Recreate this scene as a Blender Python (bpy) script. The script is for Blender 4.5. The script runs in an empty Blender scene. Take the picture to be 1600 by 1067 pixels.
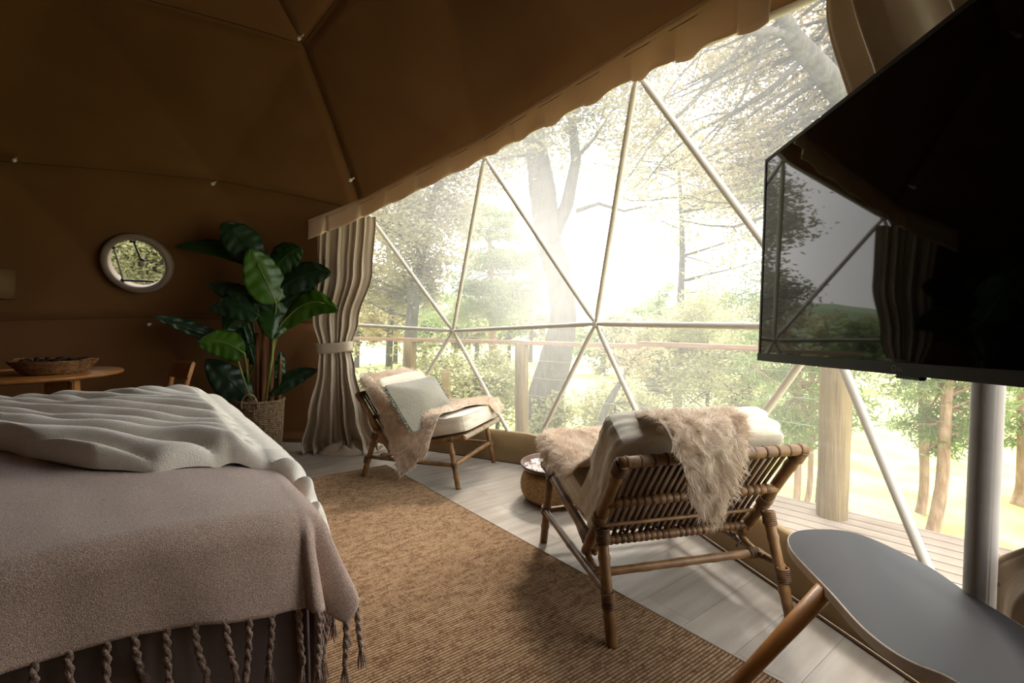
import bpy, bmesh, math, random
import numpy as np
from mathutils import Vector, Matrix, noise as mnoise
random.seed(7)
RNG = np.random.default_rng(11)
SC = bpy.context.scene
COL = SC.collection
PI = math.pi

# ------------------------------------------------------------------ camera, sky, sun, exposure
FPX, PITCH, HC = 757.74, 0.044, 1.106
cd = bpy.data.cameras.new('camera'); cam = bpy.data.objects.new('camera', cd); COL.objects.link(cam)
cd.sensor_width = 36.0; cd.lens = FPX / 1600 * 36.0; cd.clip_start = 0.02; cd.clip_end = 400
cam.location = (0, 0, HC); cam.rotation_euler = (PI / 2 - PITCH, 0, 0)
SC.camera = cam

W = bpy.data.worlds.new('world'); SC.world = W; W.use_nodes = True
wn = W.node_tree; wn.nodes.clear()
wo = wn.nodes.new('ShaderNodeOutputWorld'); wb = wn.nodes.new('ShaderNodeBackground')
tc = wn.nodes.new('ShaderNodeTexCoord'); sx = wn.nodes.new('ShaderNodeSeparateXYZ'); cr = wn.nodes.new('ShaderNodeValToRGB')
cr.color_ramp.elements[0].position = 0.0; cr.color_ramp.elements[0].color = (1.0, 0.97, 0.92, 1)
cr.color_ramp.elements[1].position = 0.8; cr.color_ramp.elements[1].color = (0.88, 0.94, 1.0, 1)
wn.links.new(tc.outputs['Generated'], sx.inputs[0]); wn.links.new(sx.outputs['Z'], cr.inputs[0])
wn.links.new(cr.outputs[0], wb.inputs[0]); wb.inputs[1].default_value = 5.0
wn.links.new(wb.outputs[0], wo.inputs[0])

sd = bpy.data.lights.new('sun', 'SUN'); sun = bpy.data.objects.new('sun', sd); COL.objects.link(sun)
sd.energy = 11.5; sd.color = (1.0, 0.945, 0.87); sd.angle = math.radians(9)
SUN_DIR = Vector((0.30, 0.80, 1.0)).normalized()          # towards the sun
sun.rotation_euler = SUN_DIR.to_track_quat('Z', 'Y').to_euler()
sun.location = (6, 14, 14)

SC.view_settings.view_transform = 'Standard'; SC.view_settings.look = 'None'
SC.view_settings.gamma = 1.0; SC.view_settings.use_curve_mapping = False
SC.view_settings.exposure = 0.05
SC.cycles.use_denoising = True
SC.cycles.max_bounces = 10; SC.cycles.diffuse_bounces = 5; SC.cycles.transparent_max_bounces = 24
SC.cycles.sample_clamp_indirect = 6.0
SC.cycles.caustics_reflective = False; SC.cycles.caustics_refractive = False

# ------------------------------------------------------------------ helpers
CS, SN = math.cos(PITCH), math.sin(PITCH)
def ray(x, y):
    a, b = (x - 800) / FPX, (533.5 - y) / FPX
    return np.array([a, CS + b * SN, -SN + b * CS])
def onz(x, y, z=0.0):
    r = ray(x, y); return np.array([0, 0, HC]) + r * (z - HC) / r[2]
def at(x, y, Y):
    r = ray(x, y); return np.array([0, 0, HC]) + r * Y / r[1]

def nz(x, y, z=0.0): return mnoise.noise(Vector((float(x), float(y), float(z))))
def unit(v): v = np.asarray(v, float); return v / (np.linalg.norm(v) + 1e-12)

class MB:
    def __init__(s): s.v = []; s.f = []; s.n = 0
    def add(s, v, f):
        v = [tuple(map(float, p)) for p in v]; o = s.n
        s.v += v; s.f += [tuple(i + o for i in q) for q in f]; s.n += len(v); return s
    def box(s, c, d, rot=None, bev=0.0):
        c = np.array(c, float); h = np.array(d, float) / 2
        if bev > 0:
            b = min(bev, h.min() * .9); pts = []; 
            bm = bmesh.new(); bmesh.ops.create_cube(bm, size=1)
            for v in bm.verts: v.co = Vector((v.co.x * d[0], v.co.y * d[1], v.co.z * d[2]))
            bmesh.ops.bevel(bm, geom=bm.edges[:], offset=b, segments=2, affect='EDGES')
            bm.verts.index_update()
            pts = [np.array(v.co) for v in bm.verts]; fs = [[v.index for v in f.verts] for f in bm.faces]; bm.free()
        else:
            pts = [np.array([sx_, sy_, sz_]) * h for sx_ in (-1, 1) for sy_ in (-1, 1) for sz_ in (-1, 1)]
            fs = [(0, 1, 3, 2), (4, 6, 7, 5), (0, 4, 5, 1), (2, 3, 7, 6), (0, 2, 6, 4), (1, 5, 7, 3)]
        if rot is not None: R = np.array(rot); pts = [R @ p for p in pts]
        return s.add([p + c for p in pts], fs)
    def tube(s, pts, rad, seg=8, cap=True, flat=1.0):
        pts = [np.array(p, float) for p in pts]; n = len(pts)
        if not hasattr(rad, '__len__'): rad = [rad] * n
        t = [unit(pts[min(i + 1, n - 1)] - pts[max(i - 1, 0)]) for i in range(n)]
        up = np.array([0, 0, 1.0]) if abs(t[0][2]) < .9 else np.array([1.0, 0, 0])
        u = unit(np.cross(t[0], up)); vs = []; fs = []
        for i in range(n):
            u = unit(u - t[i] * (u @ t[i])); w = np.cross(t[i], u)
            for k in range(seg):
                a = 2 * PI * k / seg; vs.append(pts[i] + rad[i] * (math.cos(a) * u + flat * math.sin(a) * w))
        for i in range(n - 1):
            for k in range(seg):
                a, b = i * seg + k, i * seg + (k + 1) % seg; fs.append((a, b, b + seg, a + seg))
        if cap: fs.append(tuple(range(seg))[::-1]); fs.append(tuple(range((n - 1) * seg, n * seg)))
        return s.add(vs, fs)
    def grid(s, P, closed_u=False, closed_v=False):
        nu, nv = len(P), len(P[0]); vs = [p for r in P for p in r]; fs = []
        for i in range(nu - (0 if closed_u else 1)):
            for j in range(nv - (0 if closed_v else 1)):
                a = i * nv + j; b = i * nv + (j + 1) % nv; c = ((i + 1) % nu) * nv + (j + 1) % nv; d = ((i + 1) % nu) * nv + j
                fs.append((a, b, c, d))
        return s.add(vs, fs)
    def lathe(s, prof, c=(0, 0, 0), seg=32, ax=None):
        R = np.eye(3) if ax is None else np.array(Vector(ax).normalized().to_track_quat('Z', 'Y').to_matrix())
        P = [[np.array(c) + R @ np.array([r * math.cos(2 * PI * k / seg), r * math.sin(2 * PI * k / seg), z]) for k in range(seg)] for r, z in prof]
        return s.grid(P, closed_v=True)
    def build(s, name, m, parent=None, smooth=True, world=True):
        me = bpy.data.meshes.new(name)
        v = s.v
        if parent is not None and world:
            M = XF.get(parent.name, Matrix.Identity(4)).inverted(); v = [tuple(M @ Vector(p)) for p in v]
        me.from_pydata(v, [], s.f)
        if smooth: me.polygons.foreach_set('use_smooth', [True] * len(me.polygons))
        me.materials.append(m); me.update()
        o = bpy.data.objects.new(name, me); COL.objects.link(o)
        if parent is not None: o.parent = parent; XF[o.name] = XF.get(parent.name, Matrix.Identity(4))
        return o
XF = {}
def npmesh(name, V, F, m, parent=None, smooth=False):
    """fast mesh of uniform n-gons from numpy arrays (world coordinates)"""
    if parent is not None:
        M = np.array(XF.get(parent.name, Matrix.Identity(4)).inverted()); V = V @ M[:3, :3].T + M[:3, 3]
    me = bpy.data.meshes.new(name); k = F.shape[1]
    me.vertices.add(len(V)); me.vertices.foreach_set('co', np.ascontiguousarray(V, np.float32).ravel())
    me.loops.add(F.size); me.loops.foreach_set('vertex_index', F.astype(np.int32).ravel())
    me.polygons.add(len(F)); me.polygons.foreach_set('loop_start', np.arange(len(F), dtype=np.int32) * k)
    me.polygons.foreach_set('loop_total', np.full(len(F), k, np.int32))
    me.polygons.foreach_set('use_smooth', np.full(len(F), smooth))
    me.materials.append(m); me.update(); me.validate()
    o = bpy.data.objects.new(name, me); COL.objects.link(o)
    if parent is not None: o.parent = parent; XF[o.name] = XF.get(parent.name, Matrix.Identity(4))
    return o
def tag(o, label=None, cat=None, group=None, kind=None):
    if label: o['label'] = label
    if cat: o['category'] = cat
    if group: o['group'] = group
    if kind: o['kind'] = kind
    return o
def thing(name, label, cat, loc=(0, 0, 0), rz=0.0, sc=1.0, group=None, kind=None):
    o = bpy.data.objects.new(name, None); COL.objects.link(o)
    o.location = tuple(map(float, loc)); o.rotation_euler = (0, 0, rz); o.scale = (sc,) * 3; o.empty_display_size = .1
    XF[o.name] = Matrix.LocRotScale(Vector(o.location), o.rotation_euler, Vector((sc,) * 3))
    return tag(o, label, cat, group, kind)

# ------------------------------------------------------------------ materials
def mat(name, c1, c2=None, scale=6.0, rough=.8, bump=0.0, bscale=None, stretch=(1, 1, 1), detail=4, spec=.3, metal=0.0,
        trans=0.0, sheen=0.0, coat=0.0, bdist=.01, lo=.35, hi=.65, subs=0):
    m = bpy.data.materials.new(name); m.use_nodes = True; nt = m.node_tree; N = nt.nodes; L = nt.links
    b = N['Principled BSDF']; out = N['Material Output']
    b.inputs['Roughness'].default_value = rough; b.inputs['Specular IOR Level'].default_value = spec; b.inputs['Metallic'].default_value = metal
    b.inputs['Sheen Weight'].default_value = sheen; b.inputs['Coat Weight'].default_value = coat
    col = None
    tcn = N.new('ShaderNodeTexCoord'); mp = N.new('ShaderNodeMapping'); mp.inputs['Scale'].default_value = stretch
    L.new(tcn.outputs['Object'], mp.inputs[0])
    if c2 is not None:
        n = N.new('ShaderNodeTexNoise'); n.inputs['Scale'].default_value = scale; n.inputs['Detail'].default_value = detail
        L.new(mp.outputs[0], n.inputs['Vector']); r = N.new('ShaderNodeValToRGB')
        r.color_ramp.elements[0].position = lo; r.color_ramp.elements[1].position = hi
        r.color_ramp.elements[0].color = (*c1, 1); r.color_ramp.elements[1].color = (*c2, 1)
        L.new(n.outputs[0], r.inputs[0]); L.new(r.outputs[0], b.inputs['Base Color']); col = r.outputs[0]
    else: b.inputs['Base Color'].default_value = (*c1, 1)
    if bump > 0:
        n2 = N.new('ShaderNodeTexNoise'); n2.inputs['Scale'].default_value = bscale or scale * 4; n2.inputs['Detail'].default_value = 3
        L.new(mp.outputs[0], n2.inputs['Vector']); bp = N.new('ShaderNodeBump'); bp.inputs['Strength'].default_value = bump; bp.inputs['Distance'].default_value = bdist
        L.new(n2.outputs[0], bp.inputs['Height']); L.new(bp.outputs[0], b.inputs['Normal'])
    if trans > 0:
        t = N.new('ShaderNodeBsdfTranslucent'); mx = N.new('ShaderNodeMixShader'); mx.inputs[0].default_value = trans
        if col: L.new(col, t.inputs[0])
        else: t.inputs[0].default_value = (*c1, 1)
        L.new(b.outputs[0], mx.inputs[1]); L.new(t.outputs[0], mx.inputs[2]); L.new(mx.outputs[0], out.inputs[0])
    return m
M = {}
M['canvas'] = mat('canvas', (.158, .071, .024), (.184, .086, .031), 2.0, .85, .12, 300, trans=0.0, bdist=.002)
M['valance'] = mat('valance_fabric', (.70, .53, .36), (.76, .58, .41), 5, .8, .1, 200, trans=.35, bdist=.002)
M['curtain'] = mat('curtain_satin', (.50, .41, .30), (.56, .46, .34), 4, .42, .15, 180, spec=.5, trans=.07, bdist=.002, sheen=.3)
M['curtain_dark'] = mat('curtain_brown', (.36, .25, .14), (.42, .30, .18), 4, .45, .1, 180, spec=.5, trans=.08, bdist=.002)
M['kick'] = mat('kick_canvas', (.24, .16, .075), (.30, .205, .10), 3, .8, .12, 200, bdist=.002)
M['seam'] = mat('seam_thread', (.10, .05, .02), rough=.9)
M['white_metal'] = mat('white_painted_metal', (.31, .275, .24), (.35, .31, .27), 9, .62, .03, 60, spec=.2)
M['strut'] = mat('strut_white_coat', (.60, .55, .48), (.68, .63, .56), 7, .5, .03, 60, spec=.35)
M['port_ring'] = mat('porthole_ring', (.25, .19, .155), (.28, .215, .175), 9, .55)
M['steel'] = mat('galvanised_steel', (.45, .44, .42), (.6, .58, .55), 20, .35, metal=.9)
M['plastic_white'] = mat('white_plastic', (.75, .72, .68), rough=.4)
M['black'] = mat('black_plastic', (.012, .011, .011), rough=.38, spec=.4)
M['bezel'] = mat('bezel_dark_grey', (.022, .016, .014), rough=.5, spec=.15)
M['logo'] = mat('logo_grey', (.25, .24, .23), rough=.4)
M['rattan'] = mat('rattan_cane', (.135, .062, .020), (.27, .140, .048), 14, .42, .25, 40, stretch=(1, 1, 1), spec=.45, bdist=.004)
M['rattan_dark'] = mat('rattan_dark_wrap', (.07, .03, .012), (.20, .095, .035), 30, .45, .3, 90, spec=.4, bdist=.003)
M['slat'] = mat('cane_slat', (.085, .040, .017), (.17, .085, .034), 20, .45, .2, 60, spec=.4)
M['lashing'] = mat('pale_lashing', (.50, .42, .30), (.62, .54, .42), 30, .6)
M['cushion'] = mat('linen_cushion', (.60, .53, .42), (.66, .59, .48), 60, .9, .35, 500, sheen=.3, bdist=.002)
M['fleece'] = mat('sheepskin_wool', (.76, .63, .50), (.88, .79, .68), 9, .8, sheen=.5, trans=.3)
M['fleece_skin'] = mat('sheepskin_base', (.62, .48, .36), (.7, .57, .45), 9, .9)
M['sage'] = mat('sage_linen', (.20, .183, .140), (.245, .228, .175), 90, .9, .5, 420, sheen=.3, bdist=.002)
M['sage_dark'] = mat('sage_fringe', (.11, .115, .085), (.20, .20, .155), 40, .9)
M['wicker'] = mat('wicker_grey_brown', (.16, .10, .055), (.34, .24, .14), 40, .7, .4, 90, bdist=.004)
M['seagrass'] = mat('seagrass_weave', (.26, .14, .055), (.42, .26, .11), 45, .75, .6, 70, stretch=(1, 1, 3), bdist=.01)
M['seagrass_dark'] = mat('seagrass_dark', (.09, .045, .02), (.16, .08, .035), 40, .8, .4, 80)
M['bark'] = mat('grey_oak_bark', (.055, .050, .046), (.11, .10, .09), 6, .95, .8, 14, stretch=(3, 3, .6), bdist=.03)
M['pinebark'] = mat('reddish_pine_bark', (.24, .15, .10), (.38, .25, .17), 7, .95, .8, 18, stretch=(3, 3, .7), bdist=.02)
M['post'] = mat('weathered_timber_post', (.165, .115, .052), (.26, .185, .09), 5, .85, .6, 10, stretch=(9, 9, .5), bdist=.012)
M['rail'] = mat('reddish_timber_rail', (.34, .19, .12), (.44, .27, .18), 5, .8, .4, 12, stretch=(1, 1, 8))
M['deck'] = mat('weathered_deck_board', (.22, .165, .12), (.32, .25, .19), 4, .85, .4, 18, stretch=(1, 1, 1), bdist=.006)
M['grass'] = mat('sunlit_meadow', (.27, .32, .085), (.52, .53, .20), .9, .95, .8, 12, detail=8, bdist=.1)
M['hill'] = mat('far_hill', (.16, .22, .12), (.26, .32, .18), .05, .95)
def leafmat(n, a, b): return mat(n, a, b, 1.3, .6, spec=.25, trans=.55)
M['leaf_olive'] = leafmat('olive_leaves', (.22, .21, .13), (.40, .37, .25))
M['leaf_green'] = leafmat('green_leaves', (.30, .30, .15), (.52, .50, .29))
M['leaf_gold'] = leafmat('golden_leaves', (.26, .22, .12), (.46, .38, .22))
M['leaf_pine'] = leafmat('pine_needles', (.14, .20, .08), (.30, .36, .15))
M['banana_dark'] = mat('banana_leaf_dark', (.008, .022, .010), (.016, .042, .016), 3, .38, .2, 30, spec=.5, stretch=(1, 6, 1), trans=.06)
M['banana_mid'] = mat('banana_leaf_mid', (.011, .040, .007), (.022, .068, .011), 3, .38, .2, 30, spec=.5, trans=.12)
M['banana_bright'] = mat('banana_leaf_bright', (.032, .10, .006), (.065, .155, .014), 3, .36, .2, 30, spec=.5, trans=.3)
M['banana_stem'] = mat('banana_stem_green', (.10, .15, .03), (.20, .22, .06), 6, .5)
M['banana_trunk'] = mat('banana_trunk_brown', (.10, .038, .014), (.22, .09, .03), 7, .7, .5, 30, stretch=(3, 3, .6))
M['soil'] = mat('dark_moss', (.02, .015, .01), (.05, .035, .02), 40, .95, .8, 60)
M['oak'] = mat('oiled_wood', (.28, .11, .028), (.38, .16, .045), 5, .42, .1, 30, stretch=(1, 6, 6), spec=.45)
M['beech'] = mat('orange_beech', (.42, .17, .045), (.50, .22, .065), 4, .35, .05, 30, stretch=(6, 6, 1), spec=.5)
M['table_grey'] = mat('matt_grey_laminate', (.060, .056, .057), (.068, .064, .064), 3, .5, .02, 200, spec=.14)
M['table_edge'] = mat('cream_plywood_edge', (.82, .72, .62), (.88, .79, .69), 20, .5)
M['tray'] = mat('carved_tray', (.10, .045, .025), (.46, .40, .36), 34, .4, 1.0, 40, spec=.5, bdist=.02, lo=.42, hi=.52)
M['tray_rim'] = mat('dark_tray_rim', (.06, .022, .012), rough=.35)
M['basket_dark'] = mat('dark_basket', (.10, .045, .016), (.26, .13, .045), 40, .7, .5, 80)
M['cones'] = mat('dark_potpourri', (.012, .007, .005), (.05, .022, .012), 30, .9)
M['lampshade'] = mat('tan_lampshade', (.13, .075, .03), rough=.8)
M['sheet'] = mat('mauve_grey_sheet', (.17, .13, .12), (.21, .165, .15), 4, .9, .1, 60)
M['mattress'] = mat('mattress_ticking', (.5, .45, .4), rough=.9)
M['fur'] = mat('ivory_fur', (.92, .86, .75), (.97, .93, .84), 30, .95, .4, 260, sheen=.6, bdist=.006)
M['bed_base'] = mat('bed_base', (.08, .05, .03), rough=.8)

# knitted throw: chenille fleck
def throw_mat():
    m = mat('chenille_knit', (.42, .27, .21), (.80, .62, .53), 420, .95, .55, 520, sheen=.5, bdist=.006, detail=2, lo=.40, hi=.62, stretch=(1, 1, 1))
    return m
M['throw'] = throw_mat()
M['tassel'] = mat('chenille_tassel', (.20, .12, .09), (.42, .30, .24), 120, .95, .6, 200, sheen=.4)

# flat woven rug: warp colour varies along each rib, ribs themselves are geometry
RUGSKEW = math.cos(math.radians(86.9)) / math.sin(math.radians(86.9))
def rug_mat():
    m = mat('flatweave_rug', (.15, .076, .036), (.29, .18, .098), 1.0, .9, spec=.15)
    nt = m.node_tree; N = nt.nodes; L = nt.links
    n = [x for x in N if x.type == 'TEX_NOISE'][0]; mp = [x for x in N if x.type == 'MAPPING'][0]
    mp.inputs['Scale'].default_value = (57, 21, 1); mp.inputs['Location'].default_value = (.3, .7, .43); n.inputs['Detail'].default_value = 4
    r = [x for x in N if x.type == 'VALTORGB'][0]; r.color_ramp.elements[0].position = .36; r.color_ramp.elements[1].position = .60
    b = N['Principled BSDF']; tcn = [x for x in N if x.type == 'TEX_COORD'][0]; sp = N.new('ShaderNodeSeparateXYZ'); L.new(tcn.outputs['Object'], sp.inputs[0])
    def mth(op, a, c=None):
        q = N.new('ShaderNodeMath'); q.operation = op
        for i, v in enumerate((a, c)):
            if v is None: continue
            if isinstance(v, (int, float)): q.inputs[i].default_value = v
            else: L.new(v, q.inputs[i])
        return q.outputs[0]
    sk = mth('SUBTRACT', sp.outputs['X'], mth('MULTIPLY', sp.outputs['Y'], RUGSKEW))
    fr = mth('ABSOLUTE', mth('SUBTRACT', mth('FRACT', mth('DIVIDE', sk, .0125)), .5))     # 0 mid rib .. .5 dark stripe between ribs
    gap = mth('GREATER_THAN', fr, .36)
    # dashes of light weft across each rib
    mp2 = N.new('ShaderNodeMapping'); mp2.inputs['Scale'].default_value = (61, 190, 1); mp2.inputs['Location'].default_value = (.1, .2, .37); n2 = N.new('ShaderNodeTexNoise'); n2.inputs['Scale'].default_value = 1; n2.inputs['Detail'].default_value = 1
    L.new(tcn.outputs['Object'], mp2.inputs[0]); L.new(mp2.outputs[0], n2.inputs['Vector'])
    dash = mth('MULTIPLY', mth('GREATER_THAN', n2.outputs[0], .53), .45)
    mxa = N.new('ShaderNodeMix'); mxa.data_type = 'RGBA'; L.new(dash, mxa.inputs[0]); L.new(r.outputs[0], mxa.inputs[6]); mxa.inputs[7].default_value = (.42, .30, .18, 1)
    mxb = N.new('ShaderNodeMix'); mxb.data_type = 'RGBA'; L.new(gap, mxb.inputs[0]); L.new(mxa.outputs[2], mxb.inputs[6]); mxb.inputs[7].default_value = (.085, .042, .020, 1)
    L.new(mxb.outputs[2], b.inputs['Base Color'])
    return m
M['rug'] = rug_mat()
M['rug_gap'] = mat('rug_edge_binding', (.10, .055, .028), (.15, .085, .045), 60, .9)

# pale oak laminate
def floor_mat():
    m = mat('pale_oak_laminate', (.29, .24, .192), (.375, .325, .27), 2.2, .34, .06, 40, stretch=(1.0, 9, 1), spec=.45, detail=8)
    nt = m.node_tree; N = nt.nodes; L = nt.links; b = N['Principled BSDF']
    oi = N.new('ShaderNodeObjectInfo'); mp = [x for x in N if x.type == 'MAPPING'][0]
    cx = N.new('ShaderNodeCombineXYZ'); mul = N.new('ShaderNodeMath'); mul.operation = 'MULTIPLY'; mul.inputs[1].default_value = 37
    L.new(oi.outputs['Random'], mul.inputs[0]); L.new(mul.outputs[0], cx.inputs[0]); L.new(mul.outputs[0], cx.inputs[1]); L.new(cx.outputs[0], mp.inputs['Location'])
    r = [x for x in N if x.type == 'VALTORGB'][0]; hs = N.new('ShaderNodeHueSaturation')
    mr = N.new('ShaderNodeMapRange'); mr.inputs[3].default_value = .95; mr.inputs[4].default_value = 1.04
    L.new(oi.outputs['Random'], mr.inputs[0]); L.new(mr.outputs[0], hs.inputs['Value']); L.new(r.outputs[0], hs.inputs['Color']); L.new(hs.outputs[0], b.inputs['Base Color'])
    return m
M['floor'] = floor_mat()
M['subfloor'] = mat('subfloor', (.20, .16, .12), rough=.9)

# clear vinyl window: see-through with a milky, scratched veil, mixed in more strongly round the window centre
def vinyl_mat():
    m = bpy.data.materials.new('clear_vinyl'); m.use_nodes = True; nt = m.node_tree; N = nt.nodes; L = nt.links
    N.remove(N['Principled BSDF']); out = N['Material Output']
    tr = N.new('ShaderNodeBsdfTransparent'); tr.inputs[0].default_value = (.97, .96, .94, 1)
    tl = N.new('ShaderNodeBsdfTranslucent'); tl.inputs[0].default_value = (.97, .93, .92, 1)
    gl = N.new('ShaderNodeBsdfGlossy'); gl.inputs['Roughness'].default_value = .12
    tcn = N.new('ShaderNodeTexCoord'); n1 = N.new('ShaderNodeTexNoise'); n1.inputs['Scale'].default_value = 1.1; n1.inputs['Detail'].default_value = 3
    mp = N.new('ShaderNodeMapping'); mp.inputs['Scale'].default_value = (3, 3, 60); n2 = N.new('ShaderNodeTexNoise'); n2.inputs['Scale'].default_value = 1.5
    L.new(tcn.outputs['Object'], n1.inputs['Vector']); L.new(tcn.outputs['Object'], mp.inputs[0]); L.new(mp.outputs[0], n2.inputs['Vector'])
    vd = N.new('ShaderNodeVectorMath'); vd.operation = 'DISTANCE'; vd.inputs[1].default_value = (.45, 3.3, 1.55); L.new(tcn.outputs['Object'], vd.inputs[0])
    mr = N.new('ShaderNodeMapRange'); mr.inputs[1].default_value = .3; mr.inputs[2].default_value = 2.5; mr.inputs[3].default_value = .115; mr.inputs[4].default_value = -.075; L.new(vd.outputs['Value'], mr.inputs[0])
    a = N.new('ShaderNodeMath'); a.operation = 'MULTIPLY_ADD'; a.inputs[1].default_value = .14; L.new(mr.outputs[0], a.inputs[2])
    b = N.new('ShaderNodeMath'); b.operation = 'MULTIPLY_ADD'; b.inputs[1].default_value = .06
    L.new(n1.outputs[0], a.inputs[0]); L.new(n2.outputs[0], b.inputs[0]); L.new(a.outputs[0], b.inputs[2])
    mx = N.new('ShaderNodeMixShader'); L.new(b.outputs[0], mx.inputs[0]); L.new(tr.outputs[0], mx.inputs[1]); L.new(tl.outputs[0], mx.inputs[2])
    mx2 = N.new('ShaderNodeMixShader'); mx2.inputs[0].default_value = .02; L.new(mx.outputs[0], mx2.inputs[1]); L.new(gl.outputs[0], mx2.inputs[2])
    L.new(mx2.outputs[0], out.inputs[0]); return m
M['vinyl'] = vinyl_mat()
gm = mat('clear_glass', (.9, .9, .9), rough=.05); _nt = gm.node_tree; _t = _nt.nodes.new('ShaderNodeBsdfTransparent'); _t.inputs[0].default_value = (.8, .8, .78, 1); _mx = _nt.nodes.new('ShaderNodeMixShader'); _mx.inputs[0].default_value = .97
_nt.links.new(_nt.nodes['Principled BSDF'].outputs[0], _mx.inputs[1]); _nt.links.new(_t.outputs[0], _mx.inputs[2]); _nt.links.new(_mx.outputs[0], _nt.nodes['Material Output'].inputs[0]); M['glass'] = gm
def screen_mat():
    m = mat('tv_glass', (.002, .002, .0022), rough=.025, spec=.20); return m
M['screen'] = screen_mat()

# ------------------------------------------------------------------ the geodesic dome
DC = np.array([-2.029, 1.1144]); DR = 3.3955; DPH = 0.0427; DZ = -0.1105
DCEN = np.array([DC[0], DC[1], DZ + .18 * DR])
q5 = 5 ** .5
ICO = [(0, 0, 1)] + [(2 / q5 * math.cos(a * 2 * PI / 5), 2 / q5 * math.sin(a * 2 * PI / 5), 1 / q5) for a in range(5)] + \
      [(2 / q5 * math.cos((a + .5) * 2 * PI / 5), 2 / q5 * math.sin((a + .5) * 2 * PI / 5), -1 / q5) for a in range(5)]
ICO = [np.array(v) for v in ICO]
FAC = [(0, 1 + i, 1 + (i + 1) % 5) for i in range(5)] + [(1 + i, 6 + i, 1 + (i + 1) % 5) for i in range(5)] + [(6 + i, 6 + (i + 1) % 5, 1 + (i + 1) % 5) for i in range(5)]
NODE = {}; ROW = {}
def rowof(z): return 5 if z > .98 else 4 if z > .9 else 3 if z > .7 else 2 if z > .4 else 1 if z > .1 else 0 if z > -.3 else -1
def node_world(u):
    c, s = math.cos(DPH), math.sin(DPH)
    p = np.array([DC[0] + DR * (u[0] * c - u[1] * s), DC[1] + DR * (u[0] * s + u[1] * c), DZ + DR * (u[2] + .18)])
    if rowof(u[2]) == 0: p[2] = 0.0
    return p
TRIS = []
for fi, (a, b, c) in enumerate(FAC):
    A, B, C_ = ICO[a], ICO[b], ICO[c]
    def P(i, j): return unit(A * (3 - i - j) + B * i + C_ * j)
    ids = {}
    for i in range(4):
        for j in range(4 - i):
            u = P(i, j); k = tuple(np.round(u, 3) + 0.0)
            NODE.setdefault(k, node_world(u)); ROW[k] = rowof(u[2]); ids[i, j] = k
    for i in range(3):
        for j in range(3 - i):
            TRIS.append((fi, ids[i, j], ids[i + 1, j], ids[i, j + 1]))
            if i + j < 2: TRIS.append((fi, ids[i + 1, j], ids[i + 1, j + 1], ids[i, j + 1]))
TRIS = [t for t in TRIS if min(ROW[k] for k in t[1:]) >= 0]
def nearest(p, row):
    return min((k for k in NODE if ROW[k] == row), key=lambda k: np.linalg.norm(NODE[k] - np.array(p)))
M1 = nearest((-.49, 4.08, 1.08), 1); M2 = nearest((.58, 3.19, 1.14), 1); M3 = nearest((1.21, 1.94, 1.08), 1)
T0 = nearest((-1.21, 4.04, 2.02), 2); T1 = nearest((-.24, 3.41, 2.25), 2); T2 = nearest((.61, 2.34, 2.25), 2)
F1 = nearest((.11, 3.69, 0), 0); F2 = nearest((.96, 2.61, 0), 0); U0 = nearest((-1.4, 3.36, 2.97), 3)
for k, px in ((M1, (708, 517)), (M2, (931, 506)), (M3, (1291, 511)), (T1, (757, 244)), (T2, (995, 114))):
    NODE[k] = at(px[0], px[1], NODE[k][1])
def az(p): return math.degrees(math.atan2(p[1] - DC[1], p[0] - DC[0]))
AZL, AZR = 84.0, -11.0
def is_window(t):
    ks = t[1:]
    if max(ROW[k] for k in ks) > 2 or (max(ROW[k] for k in ks) == 2 and False): return False
    c = sum(NODE[k] for k in ks) / 3; return AZR < az(c) < AZL

def liner_pt(q, inset=.985):
    s = DCEN + unit(q - DCEN) * DR; p = q * .72 + s * .28
    if q[2] > .05: p = DCEN + (p - DCEN) * inset
    else: p = np.array([*(DC + (q[:2] - DC) * inset), q[2]])
    d = unit(p - DCEN)
    w = .022 * nz(p[0] * 1.1 + 5, p[1] * 1.1, p[2] * 1.4) + .008 * nz(p[0] * 2.6, p[1] * 2.6 + 3, p[2] * 5)
    return p - d * w
def seg_dist(p, a, b):
    t = np.clip(((p - a) @ (b - a)) / ((b - a) @ (b - a)), 0, 1); return np.linalg.norm(p - a - t * (b - a))
SEAMS = []
edges = set()
for t in TRIS:
    for a, b in ((1, 2), (2, 3), (3, 1)): edges.add(tuple(sorted((t[a], t[b]))))
def ico_edge(a, b):   # edge lies on a great arc between two icosahedron vertices
    for f in FAC:
        for i, j in ((0, 1), (1, 2), (2, 0)):
            n = unit(np.cross(ICO[f[i]], ICO[f[j]]))
            if abs(n @ np.array(a)) < .01 and abs(n @ np.array(b)) < .01: return True
    return False
for a, b in edges:
    ra, rb = ROW[a], ROW[b]
    if (ra >= 2 and rb >= 2 and ico_edge(a, b)) or (ra == rb and ra == 2) or (ra == rb == 1) or (ra == rb == 3 and ico_edge(a, b)) or (ra == rb == 3 and U0 in (a, b)) or ({ra, rb} == {3} and False):
        SEAMS.append((a, b))
PORT = at(216, 411, 4.0)
# where the view ray meets the liner
r_ = ray(216, 411); o_ = np.array([0, 0, HC]) - DCEN; bb = o_ @ r_; cc = o_ @ o_ - (DR * .965) ** 2
PORT = np.array([0, 0, HC]) + r_ * ((-bb + math.sqrt(bb * bb - (r_ @ r_) * cc)) / (r_ @ r_)); PN = unit(PORT - DCEN); PRAD = .225

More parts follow.
